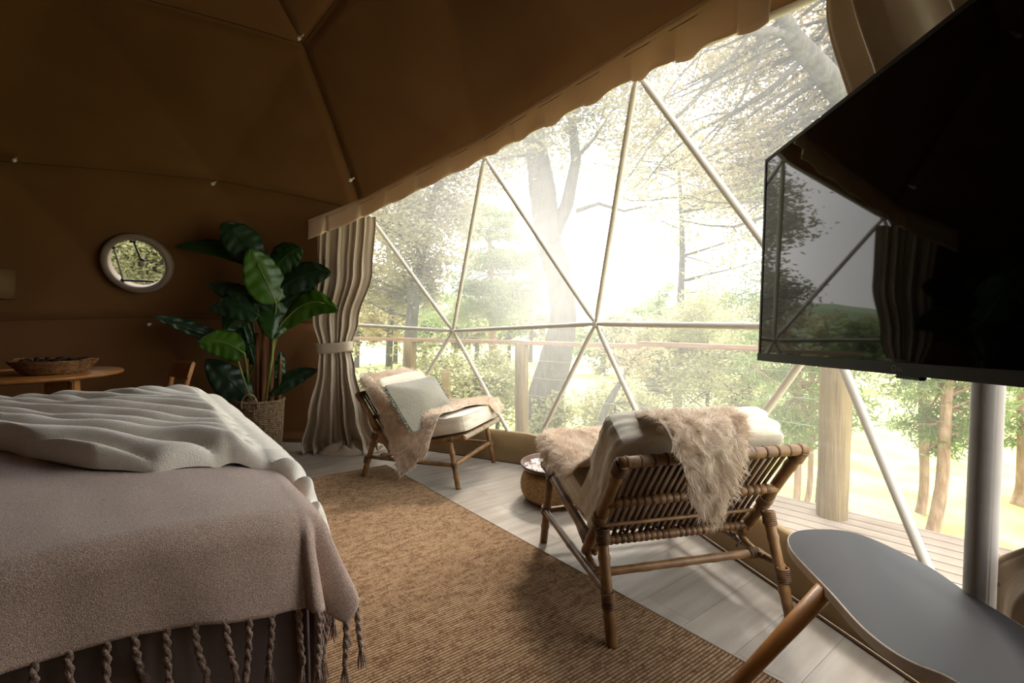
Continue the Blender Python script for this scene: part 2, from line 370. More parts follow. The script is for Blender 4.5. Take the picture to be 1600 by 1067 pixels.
def liner_mesh(mb, tris, n=22):
    for t in tris:
        A, B, C_ = (NODE[k] for k in t[1:]); idx = {}; vs = []
        near = np.linalg.norm((A + B + C_) / 3 - PORT) < 1.1; m = 44
        segs = [(NODE[a], NODE[b]) for a, b in SEAMS if min(np.linalg.norm(NODE[a] - A), np.linalg.norm(NODE[b] - A), np.linalg.norm(NODE[a] - B), np.linalg.norm(NODE[b] - B), np.linalg.norm(NODE[a] - C_), np.linalg.norm(NODE[b] - C_)) < .02]
        ins = []
        for i in range(m + 1):
            for j in range(m + 1 - i):
                q = (A * (m - i - j) + B * i + C_ * j) / m
                p = liner_pt(q); d = min([seg_dist(q, a, b) for a, b in segs] + [9]); p = p + unit(p - DCEN) * .026 * math.exp(-(d / .035) ** 2)
                if near:
                    r = p - PORT; ax = r - PN * (r @ PN); l = np.linalg.norm(ax)
                    if l < PRAD and abs(r @ PN) < .4:
                        ins.append(True); p = PORT + ax / max(l, 1e-6) * PRAD + PN * (r @ PN)
                    else: ins.append(False)
                else: ins.append(False)
                idx[i, j] = len(vs); vs.append(p)
        fs = []
        for i in range(m):
            for j in range(m - i):
                f = (idx[i, j], idx[i + 1, j], idx[i, j + 1])
                if not all(ins[k] for k in f): fs.append(f)
                if i + j < m - 1:
                    f = (idx[i + 1, j], idx[i + 1, j + 1], idx[i, j + 1])
                    if not all(ins[k] for k in f): fs.append(f)
        mb.add(vs, fs)
def weld(o, d=.0008):
    bm = bmesh.new(); bm.from_mesh(o.data); bmesh.ops.remove_doubles(bm, verts=bm.verts, dist=d); bm.to_mesh(o.data); bm.free()
    o.data.polygons.foreach_set('use_smooth', [True] * len(o.data.polygons))

# ceiling: one canvas panel per big facet, walls likewise
ceiling = tag(bpy.data.objects.new('ceiling', None), 'brown canvas dome lining above the valance', None, None, 'structure'); COL.objects.link(ceiling)
wall = tag(bpy.data.objects.new('wall_left', None), 'brown canvas lining of the lower dome wall', None, None, 'structure'); COL.objects.link(wall)
groups = {}
for t in TRIS:
    if is_window(t): continue
    rows = [ROW[k] for k in t[1:]]
    if max(rows) > 2: key = ('c', t[0] if t[0] < 5 else 5 + t[0])
    elif max(rows) == 2: key = ('u', int((az(sum(NODE[k] for k in t[1:]) / 3) + 360) // 72))
    else: key = ('l', int((az(sum(NODE[k] for k in t[1:]) / 3) + 360) // 72))
    groups.setdefault(key, []).append(t)
for key, ts in groups.items():
    mb = MB(); liner_mesh(mb, ts)
    o = mb.build('canvas_panel', M['canvas'], ceiling if key[0] == 'c' else wall); weld(o)
# dark stitched seams, only where the canvas is drawn in
for a, b in SEAMS:
    A, B = NODE[a], NODE[b]
    mid = (A + B) / 2
    if az(mid) < -40 or az(mid) > 175 or (ROW[a] == ROW[b] and ROW[a] in (1, 2) and AZR < az(mid) < AZL): continue
    pts = []
    for i in range(17):
        q = A + (B - A) * i / 16; p = liner_pt(q); pts.append(p + unit(p - DCEN) * .0245)
    MB().tube(pts, .0035, 6).build('seam', M['seam'], ceiling if min(ROW[a], ROW[b]) >= 2 else wall)
# small white clips that tie the lining to the frame
for px, Y in (((468, 59), None), ((548, 281), None), ((333, 287), None), ((23, 250), None), ((233, 507), None)):
    r_ = ray(*px); bb = o_ @ r_; cc = o_ @ o_ - (DR * .958) ** 2
    p = np.array([0, 0, HC]) + r_ * ((-bb + math.sqrt(bb * bb - (r_ @ r_) * cc)) / (r_ @ r_)); d = unit(p - DCEN)
    mb = MB().lathe([(.0, -.02), (.012, -.018), (.014, .0), (.006, .004), (.006, .05)], p, 12, ax=d)
    mb.build('clip', M['plastic_white'], ceiling if p[2] > 2.1 else wall)

# window: struts, hubs, vinyl panes
win = tag(bpy.data.objects.new('window_1', None), 'large triangulated clear vinyl window of the dome', None, None, 'structure'); COL.objects.link(win)
wnodes = set(); wedges = set()
for t in TRIS:
    if not is_window(t): continue
    ks = t[1:]; wnodes |= set(ks)
    for a, b in ((0, 1), (1, 2), (2, 0)): wedges.add(tuple(sorted((ks[a], ks[b]))))
    vs = []
    for k in ks:
        p = NODE[k]; vs.append(p + unit(p - DCEN) * .024)
    n = 8; P = {}; V_ = []
    for i in range(n + 1):
        for j in range(n + 1 - i):
            P[i, j] = len(V_); q = (vs[0] * (n - i - j) + vs[1] * i + vs[2] * j) / n; V_.append(q)
    F_ = [(P[i, j], P[i + 1, j], P[i, j + 1]) for i in range(n) for j in range(n - i)] + [(P[i + 1, j], P[i + 1, j + 1], P[i, j + 1]) for i in range(n) for j in range(n - i - 1)]
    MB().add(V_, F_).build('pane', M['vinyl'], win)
for a, b in wedges:
    A, B = NODE[a], NODE[b]
    if ROW[a] == 0 and ROW[b] == 0: continue
    d = unit(B - A)
    MB().tube([A + d * .012, A + d * .05, A + d * .1, B - d * .1, B - d * .05, B - d * .012], [.010, .013, .0165, .0165, .013, .010], 12).build('strut', M['strut'], win)
for k in wnodes:
    p = NODE[k]; d = unit(p - DCEN)
    MB().lathe([(0, -.022), (.02, -.02), (.024, -.01), (.024, .012), (.014, .016), (0, .018)], p, 14, ax=d).build('hub', M['strut'], win)

# canvas kick strip under the window
def wall_xy(a, r=None): r = r or DR * .982; return np.array([DC[0] + r * math.cos(math.radians(a)), DC[1] + r * math.sin(math.radians(a))])
base_nodes = sorted([k for k in NODE if ROW[k] == 0], key=lambda k: az(NODE[k]))
def base_pt(a):   # straight runs between floor nodes
    prev = None
    L = [(az(NODE[k]), NODE[k]) for k in base_nodes]; L = [(L[-1][0] - 360, L[-1][1])] + L + [(L[0][0] + 360, L[0][1])]
    for (a0, p0), (a1, p1) in zip(L, L[1:]):
        if a0 <= a <= a1:
            d = np.array([math.cos(math.radians(a)), math.sin(math.radians(a))]); n = p1[:2] - p0[:2]
            m = np.array([[d[0], -n[0]], [d[1], -n[1]]]); s = np.linalg.solve(m, p0[:2] - DC); return DC + d * s[0]
mb = MB(); P = []
steps = np.arange(AZR - 6, AZL + 2, .8)
for z, ins in ((0.002, .030), (.05, .034), (.1, .040), (.15, .042), (.2, .038), (.228, .034), (.236, .028), (.236, .0), (.228, -.005)):
    row = []
    for a in steps:
        b = base_pt(a); d = unit(b - DC); w = .009 * nz(a * .12, z * 5, 1) + .006 * nz(a * .5, z * 9 + a * .1, 4)
        lean = -.02 * (z / .236)
        row.append((*(b - d * (ins + lean + (w if .01 < z < .23 and ins > .01 else 0) - .012)), z))
    P.append(row)
kick = mb.grid(P).build('wall_front', M['kick']); tag(kick, 'brown canvas kick strip running under the clear window', None, None, 'structure')
mb = MB().tube([(*(base_pt(a) - unit(base_pt(a) - DC) * .036), .006) for a in steps], .006, 6)
tr_ = mb.build('trim_1', M['seam']); tag(tr_, 'dark cord at the foot of the kick strip', None, None, 'structure')

# valance along the top of the window
tl = [k for k in NODE if ROW[k] == 2 and AZR - 20 < az(NODE[k]) < 92]; tl.sort(key=lambda k: -az(NODE[k]))
inn = lambda p, d=.25: p + unit(np.array([DC[0] - p[0], DC[1] - p[1], 0])) * d
path = [at(482, 345, 3.80)] + [inn(NODE[k]) + np.array([0, 0, .135]) for k in tl]
path[1] = at(572, 309, 3.72); i1 = tl.index(T1) + 1; i2 = tl.index(T2) + 1
path[i1] = at(757, 212, NODE[T1][1] - .35); path[i2] = at(990, 70, NODE[T2][1] - .40)
for i in range(i2 + 1, len(path)): path[i] = inn(NODE[tl[i - 1]], .36) + np.array([0, 0, -.03])
dense = []
for i in range(len(path) - 1):
    n = 44; dense += [path[i] + (path[i + 1] - path[i]) * j / n for j in range(n)]
dense.append(path[-1]); inw = [unit(np.array([DC[0] - p[0], DC[1] - p[1], 0])) for p in dense]
L_ = 0; P = [[] for _ in range(8)]
for i, p in enumerate(dense):
    if i: L_ += np.linalg.norm(dense[i] - dense[i - 1])
    ph = (L_ / .31) % 1.0; pleat = math.exp(-((ph - .5) / .045) ** 2)
    scal = .006 * math.sin(L_ * 21) + .008 * nz(L_ * 2.3, 0)
    for j in range(8):
        s = j / 7; drop = (.145 + scal - .02 * pleat) * s
        off = s * (.010 + .012 * math.sin(L_ * 20.3) + .012 * nz(L_ * 4, s)) - .035 * pleat * s
        P[j].append(p + inw[i] * off - np.array([0, 0, drop]))
val = MB().grid(P).build('valance', M['valance']); tag(val, 'pale pleated fabric valance hanging along the top of the window', 'valance')
sm = val.modifiers.new('s', 'SOLIDIFY'); sm.thickness = .003
MB().tube([p + inw[i] * (-.002) + np.array([0, 0, .0]) for i, p in enumerate(dense)], .008, 6).build('hem', M['valance'], val)
MB().tube([p + inw[i] * .004 - np.array([0, 0, .028]) for i, p in enumerate(dense)], .0015, 5).build('stitching', M['seam'], val)
for x0 in (851, 858):
    a = at(x0, 185, 3.0); MB().tube([a, a + np.array([.002, 0, -.05]), a + np.array([-.006 if x0 < 855 else .006, 0, -.09 if x0 < 855 else -.06])], .0012, 5).build('cord', M['seam'], val)

# porthole
port = thing('porthole', 'round white framed porthole in the brown canvas wall', 'porthole', PORT)
prof = [(PRAD - .03, -.03), (PRAD - .03, -.045), (PRAD - .015, -.055), (PRAD + .015, -.05), (PRAD + .022, -.035), (PRAD + .022, .03), (PRAD - .03, .04)]
MB().lathe(prof + [prof[0]], PORT, 56, ax=PN).build('frame', M['port_ring'], port)
MB().lathe([(0, .018), (PRAD - .028, .018), (PRAD - .028, .022), (0, .022)], PORT, 40, ax=PN).build('pane', M['glass'], port)
pu = unit(np.cross(PN, (0, 0, 1)))
pv = unit(np.cross(pu, PN)); pv = pv if pv[2] > 0 else -pv
if pu[0] < 0: pu = -pu
def pp(a, b, d=-.02): return PORT + pu * a * PRAD + pv * b * PRAD + PN * d
for a, b, r, m in (((-.62, .55), (-.52, -.62), .007, 'white_metal'), ((-.52, -.64), (.42, -.66), .009, 'black'), ((.0, .78), (.12, .12), .007, 'black'), ((-.70, .62), (-.60, .52), .014, 'black'), ((-.58, -.62), (-.48, -.66), .014, 'black'), ((-.12, .80), (.06, .80), .009, 'black'), ((.12, .16), (.24, .10), .014, 'black')):
    MB().tube([pp(*a), pp(*b)], r, 8).build('latch_bar', M[m], port)
MB().lathe([(0, -.03), (.022, -.028), (.026, -.01), (.02, .01)], pp(.14, .02), 16, ax=PN).build('knob', M['white_metal'], port)

# ------------------------------------------------------------------ floor: laid boards
PU = np.array([math.cos(math.radians(127.5)), math.sin(math.radians(127.5))]); PVd = np.array([-PU[1], PU[0]])   # across / along boards
flo = tag(bpy.data.objects.new('floor', None), 'pale oak laminate floor', None, None, 'structure'); COL.objects.link(flo)
MB().lathe([(0, -.05), (DR * .99, -.05), (DR * .99, -.012), (0, -.012)], (DC[0], DC[1], 0), 60).build('subfloor', M['subfloor'], flo, smooth=False)
bw = .19; cache = {}
dome2 = DR * .972
for i in range(-20, 21):
    u = (i + .5) * bw; 
    lim = math.sqrt(max(0, dome2 ** 2 - max(abs(u - bw / 2), abs(u + bw / 2)) ** 2)) if abs(u) < dome2 - bw / 2 else 0
    if lim < .2: continue
    lim = math.sqrt(dome2 ** 2 - min(abs(u - bw / 2), abs(u + bw / 2)) ** 2) 
    s0 = -lim; off = (i * 487 % 1000) / 1000 * 1.38; cuts = [-lim] + [c for c in np.arange(-4 + off, 4, 1.38) if -lim + .15 < c < lim - .15] + [lim]
    for a, b in zip(cuts, cuts[1:]):
        ctr = DC + PU * u + PVd * (a + b) / 2
        if not (-.4 < ctr[1] < 6 and ctr[0] > -3.8): 
            if ctr[1] < -1.2: continue
        mb = MB().box((0, 0, -.006), (b - a - .0012, bw - .0012, .012))
        o = mb.build('floorboard', M['floor'], flo, smooth=False, world=False)
        o.location = (ctr[0], ctr[1], 0.0); o.rotation_euler = (0, 0, math.atan2(PVd[1], PVd[0]))

# ------------------------------------------------------------------ rug
K = onz(603, 728)[:2]; RU = np.array([math.cos(math.radians(128.7)), math.sin(math.radians(128.7))]); RV = np.array([math.cos(math.radians(215.6)), math.sin(math.radians(215.6))])
rug = thing('rug', 'brown ribbed flatweave rug lying on the pale floor beside the bed', 'rug', (*K, 0), math.atan2(RU[1], RU[0]))
RL_, RW_ = 3.0, 2.5; pitch = .0125; n = int(RL_ / pitch); rows = []
Ru3 = np.array([*RU, 0]); Rv3 = np.array([*RV, 0]); K3 = np.array([*K, 0])
nv = 60
prof = ((0, .0042), (.16, .0085), (.5, .0102), (.84, .0085))
for i in range(n):
    for f, h in prof:
        s = (i + f) * pitch
        rows.append([K3 - Ru3 * s + Rv3 * (RW_ * j / nv) + np.array([0, 0, h * (1 + .03 * RNG.normal())]) for j in range(nv + 1)])
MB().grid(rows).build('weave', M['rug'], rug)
for a, b in ((K3, K3 - Ru3 * RL_), (K3, K3 + Rv3 * RW_), (K3 + Rv3 * RW_, K3 + Rv3 * RW_ - Ru3 * RL_), (K3 - Ru3 * RL_, K3 - Ru3 * RL_ + Rv3 * RW_)):
    z = np.array([0, 0, .0052]); MB().tube([a + z, b + z], .0055, 8).build('binding', M['rug_gap'], rug)

# ------------------------------------------------------------------ outside: ground, deck, rail
def gz(x, y):
    d = max(0, math.hypot(x - DC[0], y - DC[1]) - 3.6)
    return -1.25 - .045 * min(d, 14) - .02 * max(0, d - 14) * (d < 60) - (.92 if d >= 60 else 0) + .12 * nz(x * .3, y * .3) + .03 * nz(x * 1.2, y * 1.2)
mb = MB(); xs = list(np.concatenate([-np.geomspace(120, 6, 26), np.linspace(-5, 8, 40), np.geomspace(9, 120, 26)])); ys = list(np.concatenate([[-14, -9, -5, -2], np.linspace(0, 18, 50), np.geomspace(19, 160, 26)]))
mb.grid([[(x, y, gz(x, y)) for x in xs] for y in ys])
gr = mb.build('ground', M['grass']); tag(gr, 'sunlit grassy meadow falling away from the deck', None, None, 'structure')
mb = MB(); mb.grid([[(x, y, -6 + h * (1 + .25 * nz(x * .02, 2) + .06 * nz(x * .13, 7))) for x in np.linspace(-200, 200, 80)] for y, h in ((120, 0), (135, 7), (150, 13), (175, 17))])
hl = mb.build('hills', M['hill']); tag(hl, 'pale wooded hills along the horizon', None, None, 'structure')

deck = tag(bpy.data.objects.new('deck', None), 'weathered timber deck outside the window', None, None, 'structure'); COL.objects.link(deck)
e0 = np.array([1.988, 2.817]); e1 = np.array([2.335, 2.465]); ed = unit(e0 - e1); en = np.array([ed[1], -ed[0]]); en = en if en[0] > 0 else -en
# boards parallel to the deck edge
for i in range(11):
    off = -(i + .5) * .098; 
    c = e0 + en * off; a = c - ed * 3.2; b = c + ed * 2.7
    # keep boards outside the dome wall
    pts = [a + (b - a) * t for t in np.linspace(0, 1, 240)]; run = []; runs = []
    for p in pts:
        if np.linalg.norm(p - DC) > DR * 1.0 + .03: run.append(p)
        elif run: runs.append(run); run = []
    if run: runs.append(run)
    for r in runs:
        l = np.linalg.norm(r[-1] - r[0])
        if l < .25: continue
        m = (r[0] + r[-1]) / 2
        o = MB().box((0, 0, 0), (l, .092, .03), bev=.003).build('deck_board', M['deck'], deck, smooth=False, world=False)
        o.location = (m[0], m[1], -.03 - .015); o.rotation_euler = (0, 0, math.atan2(ed[1], ed[0]))
fa = math.atan2(ed[1], ed[0])
MB().box((*(e0 + en * .012 - ed * .25), -.12), (5.9, .024, .18), rot=np.array(Matrix.Rotation(fa, 3, 'Z'))).build('fascia', M['deck'], deck, smooth=False)

def post(name, label, x, y, r, z0, z1, m='post'):
    n = 14; pts = [(x + .004 * nz(i * .8, x), y + .004 * nz(i * .7, y), z0 + (z1 - z0) * i / n) for i in range(n + 1)]
    o = MB().tube(pts, [r * (1 + .03 * nz(i * .5, x * 5)) for i in range(n + 1)], 22).build(name, M[m]); tag(o, label, 'post', None)
    return o
bp_ = onz(1300, 806, -.03)
post('timber_post', 'thick round timber post on the deck edge behind the near armchair', bp_[0], bp_[1], .080, -.9, 1.02)
p2 = at(815, 690, 4.45); post('timber_post', 'round timber rail post outside between the window struts and the oak', p2[0], p2[1], .062, -1.3, .905)
p3 = at(641, 690, 5.0); post('timber_post', 'round timber rail post outside behind the far armchair, nearest the curtain', p3[0], p3[1], .063, -1.4, .905)
p4 = at(697, 690, 5.9); post('timber_post', 'short timber post outside beyond the sage cushion', p4[0], p4[1], .055, -1.6, .50)
rp = [at(540, 527, 5.3), at(641, 528.5, 5.0), at(815, 533, 4.45), at(1000, 539, 3.8), at(1190, 536, 3.15), at(1300, 537, bp_[1])]
mb = MB()
for a, b in zip(rp, rp[1:]):
    d = unit(b - a); ang = math.atan2(d[1], d[0]); R = np.array(Matrix.Rotation(ang, 3, 'Z')); mb.box((a + b) / 2 + [0, 0, -.012], (np.linalg.norm((b - a)[:2]) + .02, .075, .034), rot=R, bev=.004)
rail = mb.build('deck_rail', M['rail'], smooth=False); tag(rail, 'reddish timber handrail running along the deck outside the window', 'railing')
for k, dz in enumerate((.17, .33, .49, .65)):
    MB().tube([p - np.array([0, 0, dz]) for p in rp], .0013, 6).build('cable', M['steel'], rail)

# ------------------------------------------------------------------ trees
def leaves(name, centres, sig, n, size, m, parent, flat=.55):
    """n small folded leaves scattered round clump centres"""
    C = np.array(centres); idx = RNG.integers(0, len(C), n); sg = np.array(sig)[idx][:, None] if hasattr(sig, '__len__') else sig
    c = C[idx] + RNG.normal(size=(n, 3)) * sg * np.array([1, 1, .7])
    u = RNG.normal(size=(n, 3)); u[:, 2] *= flat; u /= np.linalg.norm(u, axis=1)[:, None]
    w = np.cross(u, RNG.normal(size=(n, 3))); w /= np.linalg.norm(w, axis=1)[:, None]
    s = size * RNG.uniform(.6, 1.3, n)[:, None]
    V = np.stack([c - u * s, c + w * s * .42, c + u * s, c - w * s * .42], 1).reshape(-1, 3)
    F = np.arange(4 * n).reshape(n, 4)
    o = npmesh(name, V, F, m, parent); tag(o, kind='stuff'); return o
def needles(name, centres, sig, n, size, m, parent):
    C = np.array(centres); idx = RNG.integers(0, len(C), n); sg = np.array(sig)[idx][:, None] if hasattr(sig, '__len__') else sig
    c = C[idx] + RNG.normal(size=(n, 3)) * sg * np.array([1, 1, .35])
    u = RNG.normal(size=(n, 3)); u /= np.linalg.norm(u, axis=1)[:, None]
    w = np.cross(u, RNG.normal(size=(n, 3))); w /= np.linalg.norm(w, axis=1)[:, None]
    s = size * RNG.uniform(.7, 1.3, n)[:, None]
    V = np.stack([c - w * s * .10, c + w * s * .10, c + u * s], 1).reshape(-1, 3)
    o = npmesh(name, V, np.arange(3 * n).reshape(n, 3), m, parent); tag(o, kind='stuff'); return o
def limb(mb, a, b, r0, r1, bend=.12, seg=7, n=6):
    a = np.array(a, float); b = np.array(b, float); l = np.linalg.norm(b - a); k = RNG.normal(size=3) * bend * l; k2 = RNG.normal(size=3) * bend * l * .5
    pts = [a + (b - a) * t + k * math.sin(PI * t) * .5 + k2 * math.sin(2 * PI * t) * .4 for t in np.linspace(0, 1, n)]
    mb.tube(pts, [r0 + (r1 - r0) * t for t in np.linspace(0, 1, n)], seg); return pts
def tree(name, label, path, rad, crowns, lm, bark='bark', lsize=.06, group=None, kind='leaf', extra=(), twig=.02):
    base = path[0]; t = thing(name, label, 'tree', base, group=group)
    path = [np.array(p, float) for p in path]; mb = MB()
    # smooth the trunk path
    P_, R_ = [], []
    for i in range(len(path) - 1):
        p0, p1, p2_, p3_ = path[max(i - 1, 0)], path[i], path[i + 1], path[min(i + 2, len(path) - 1)]
        for k in range(6):
            s = k / 6; P_.append(.5 * ((2 * p1) + (-p0 + p2_) * s + (2 * p0 - 5 * p1 + 4 * p2_ - p3_) * s * s + (-p0 + 3 * p1 - 3 * p2_ + p3_) * s ** 3)); R_.append(rad[i] + (rad[i + 1] - rad[i]) * s)
    P_.append(path[-1]); R_.append(rad[-1])
    mb.tube(P_, [r * (1 + .07 * nz(i * .9, r * 30)) for i, r in enumerate(R_)], 16)
    br = MB(); cl = []; sg = []; n = 0
    for pts, rs in extra:
        br.tube([np.array(p, float) for p in pts], rs, 10)
    anchors = [(p, r) for p, r in zip(P_, R_)][len(P_) // 4:] + [(np.array(p, float), r) for pts, rs in extra for p, r in zip(pts, rs)]
    for c, rr, k, nl in crowns:
        c = np.array(c, float); rr = np.array(rr, float)
        for i in range(k):
            d = unit(RNG.normal(size=3)) * RNG.uniform(.25, 1) ** .5; e = c + d * rr
            a, ra = min(anchors, key=lambda q: np.linalg.norm(q[0] - e) + abs(RNG.normal()) * .5)
            l = np.linalg.norm(e - a); w = min(ra * .5, .012 + .012 * l)
            pts = limb(br, a, e, w, .004 + twig * .15, .10)
            for q in range(2): 
                s = pts[3] + RNG.normal(size=3) * rr * .22; limb(br, pts[2 + q], s, w * .4, .003, .12, 5, 4); cl.append(s); sg.append(rr.mean() * .16)
            cl.append(e); sg.append(rr.mean() * .17)
        n += nl
    mb.build('trunk', M[bark], t)
    if br.n: br.build('branches', M[bark], t)
    if n:
        (leaves if kind == 'leaf' else needles)('foliage', cl, sg, n, lsize, M[lm], t)
    return t
def G(x, Y, sink=.1):   # ground point below pixel column x at distance Y
    X = (x - 800) / FPX * Y; return (X, Y, gz(X, Y) - sink)

# big oak with an ivy foot
Y = 8.0
tree('oak_tree', 'thick pale oak trunk rising behind the window centre, ivy at its foot',
     [G(846, Y), at(850, 640, Y), at(866, 570, Y), at(880, 500, Y), at(872, 430, Y), at(856, 370, Y), at(848, 300, Y), at(838, 230, Y), at(826, 150, Y), at(815, 40, Y), at(806, -140, Y)],
     [.38, .31, .27, .22, .21, .21, .22, .17, .14, .11, .06],
     [(at(760, 150, 8.5), (2.2, 1.6, 1.5), 22, 9000), (at(900, 120, 8), (1.9, 1.6, 1.3), 18, 5500), (at(830, -60, 8), (2.6, 2, 1.6), 20, 8000)], 'leaf_olive', lsize=.052,
     extra=[([at(862, 370, Y), at(886, 320, Y), at(900, 250, Y), at(892, 170, Y), at(878, 60, Y)], [.14, .11, .085, .07, .04]),
            ([at(900, 330, Y), at(935, 318, Y), at(975, 330, Y), at(1010, 322, Y)], [.04, .03, .02, .01]),
            ([at(898, 250, Y), at(930, 215, Y), at(955, 175, Y)], [.035, .025, .012])])
iv = thing('ivy', 'dark ivy bush growing round the foot of the oak', 'ivy', G(866, 7.6))
leaves('foliage', [at(868, y, 7.7) + RNG.normal(size=3) * [s, .12, .06] for y, s in ((690, .36), (680, .32), (665, .28), (650, .22), (640, .16), (625, .1), (700, .4), (710, .42)) for _ in range(5)], .10, 5200, .045, M['leaf_green'], iv)
MB().tube([G(866, 7.7, 0), at(868, 665, 7.7), at(866, 630, 7.75)], [.05, .035, .01], 8).build('stem', M['bark'], iv)
tree('oak_tree', 'slim leaning oak left of the thick oak, behind the far window node',
     [G(640, 9.5), at(640, 560, 9.5), at(650, 440, 9.5), at(668, 350, 9.5), at(690, 270, 9.5), at(716, 180, 9.5), at(730, 80, 9.5)], [.15, .13, .11, .09, .075, .06, .03],
     [(at(665, 330, 9.5), (1.4, 1.2, 1.1), 24, 8500), (at(620, 430, 10), (1.1, 1, .7), 14, 4600), (at(715, 200, 9.5), (1.5, 1.2, 1.2), 18, 9000)], 'leaf_olive', lsize=.05)
tree('young_oak', 'thin forked tree just right of the bound curtain, outside',
     [G(606, 11), at(608, 560, 11), at(612, 450, 11), at(604, 360, 11), at(598, 280, 11)], [.09, .08, .06, .045, .02],
     [(at(600, 470, 11), (1.0, 1, .9), 14, 3200), (at(600, 340, 11), (1.0, 1, 1.2), 12, 2600)], 'leaf_gold', lsize=.065)
tree('cedar_tree', 'dark soft conifer between the two upper window struts left of the thick oak',
     [G(770, 13), at(770, 560, 13), at(768, 450, 13), at(764, 330, 13)], [.14, .12, .08, .03],
     [(at(785, 430, 13), (1.5, 1.2, .9), 24, 10000), (at(760, 350, 13), (1.0, 1, .8), 12, 3500), (at(735, 480, 13), (1.6, 1.2, .6), 12, 4500)], 'leaf_pine', 'pinebark', lsize=.16, kind='needle')
tree('oak_tree', 'dark spreading oak at top right whose heavy limb crosses behind the brown curtain, with added shade crowns overhead',
     [G(1306, 6.6), at(1306, 640, 6.6), at(1310, 400, 6.6), at(1320, 200, 6.6), at(1318, 60, 6.6), at(1308, -60, 6.6), at(1300, -220, 6.6)], [.19, .17, .16, .14, .11, .085, .05],
     [(at(1215, 100, 7.7), (1.3, .8, 1.1), 26, 9000), (at(1110, 190, 8), (1.5, .9, 1.0), 26, 7000), (at(1200, 270, 7.8), (1.0, .8, .9), 22, 5500), (at(1090, 60, 7.6), (1.4, .9, .9), 18, 5000), (at(1060, 290, 8.4), (1.3, .8, .6), 18, 2200), (at(1300, -60, 7.8), (1.6, .8, 1.2), 14, 3000), ((1.6, 5.4, 6.6), (2.2, 1.5, .8), 40, 11000), ((-.9, 5.8, 7.0), (1.8, 1.4, .8), 26, 8000)], 'leaf_gold', lsize=.038,  # final pair of crowns added unseen overhead to keep sun off the window
     extra=[([at(1330, 170, 6.6), at(1292, 118, 6.4), at(1262, 84, 6.3), at(1238, 56, 6.2), at(1224, 26, 6.1), at(1205, 14, 6.0), at(1180, -20, 5.9)], [.15, .135, .12, .105, .075, .055, .035]),
            ([at(1240, 58, 6.2), at(1205, 48, 6.1), at(1172, 52, 6.0), at(1140, 44, 5.9), at(1105, 30, 5.9)], [.06, .045, .035, .025, .012]),
            ([at(1226, 30, 6.1), at(1222, 0, 6.0), at(1216, -40, 5.9)], [.055, .045, .03])])
tree('ash_tree', 'pale hazy tree in the bright gap right of the window centre',
     [G(1060, 16), at(1062, 500, 16), at(1066, 380, 16), at(1060, 250, 16)], [.16, .12, .09, .04],
     [(at(1080, 250, 16), (3.2, 2, 2.2), 30, 2600), (at(1150, 360, 15), (1.8, 1.5, 1.8), 14, 900), (at(960, 230, 16), (2.2, 2, 1.6), 12, 700)], 'leaf_olive', lsize=.10)
# mid-height trees and bushes behind the rail
for i, (x, Y, yt, w, n, lm, lab) in enumerate((
        (1105, 12, 455, 1.5, 11000, 'leaf_green', 'round green thorn tree behind the rail, above the near armchair'),
        (1020, 13, 490, 1.2, 6500, 'leaf_olive', 'olive bushy tree behind the rail left of the green thorn tree'),
        (1170, 10, 500, .9, 5200, 'leaf_green', 'green bushy tree behind the rail next to the television edge'),
        (700, 10, 530, 1.3, 6500, 'leaf_green', 'leafy thicket outside above the sage cushion'),
        (775, 11, 560, 1.1, 6500, 'leaf_green', 'leafy thicket between the left window node and the rail post'),
        (600, 9, 575, .9, 3500, 'leaf_olive', 'thin thicket outside between curtain and far armchair'),
        (960, 9, 610, .9, 4200, 'leaf_green', 'low bright bush outside under the central window node'))):
    b = G(x, Y); top = at(x, yt, Y); c = (np.array(b) + top) / 2; c[2] = (b[2] + top[2]) / 2 + .25; h = (top[2] - b[2]) / 2
    tree('bush_tree', lab, [b, b + (np.array(top) - b) * .4 + [.05, 0, 0], b + (np.array(top) - b) * .85], [.055, .04, .012], [(c, (w, w * .8, h * .8), 30, n)], lm, lsize=.055)
# leaning trunk right of the central node
tree('leaning_tree', 'bent brown sapling leaning right beside the near armchair cushion', [G(930, 7), at(940, 660, 7), at(962, 610, 7), at(975, 590, 7), at(990, 560, 7)], [.06, .055, .045, .035, .015],
     [(at(985, 560, 7), (.5, .4, .35), 8, 900)], 'leaf_gold', lsize=.04)
# slender pines on the right
for x, Y, r, lab, dx in ((1247, 5.6, .038, 'reddish slender pine just left of the thick deck post', 2), (1268, 6.6, .035, 'thinner second pine close left of the thick deck post', 6),
                     (1442, 6.4, .055, 'slender pine left of the two beyond the diagonal strut', -4), (1478, 5.6, .062, 'sunlit pine with the pale scarred trunk left of the white pole', 14),
                     (1600, 7.0, .08, 'pine at the right edge beyond the white pole', 4)):
    tree('pine_tree', lab, [G(x - dx, Y), at(x - dx * .5, 760, Y), at(x, 640, Y), at(x + dx * .6, 520, Y), at(x + dx, 400, Y), at(x + dx, 290, Y)], [r * 1.15, r, r * .92, r * .85, r * .6, r * .3],
         [(at(x + 6, 650, Y + .2), (.7, .6, .45), 14, 900), (at(x, 560, Y + .2), (.9, .8, .5), 16, 2000), (at(x, 420, Y), (1.0, .9, .9), 16, 3500)], 'leaf_pine', 'pinebark', lsize=.10, kind='needle', twig=.0)
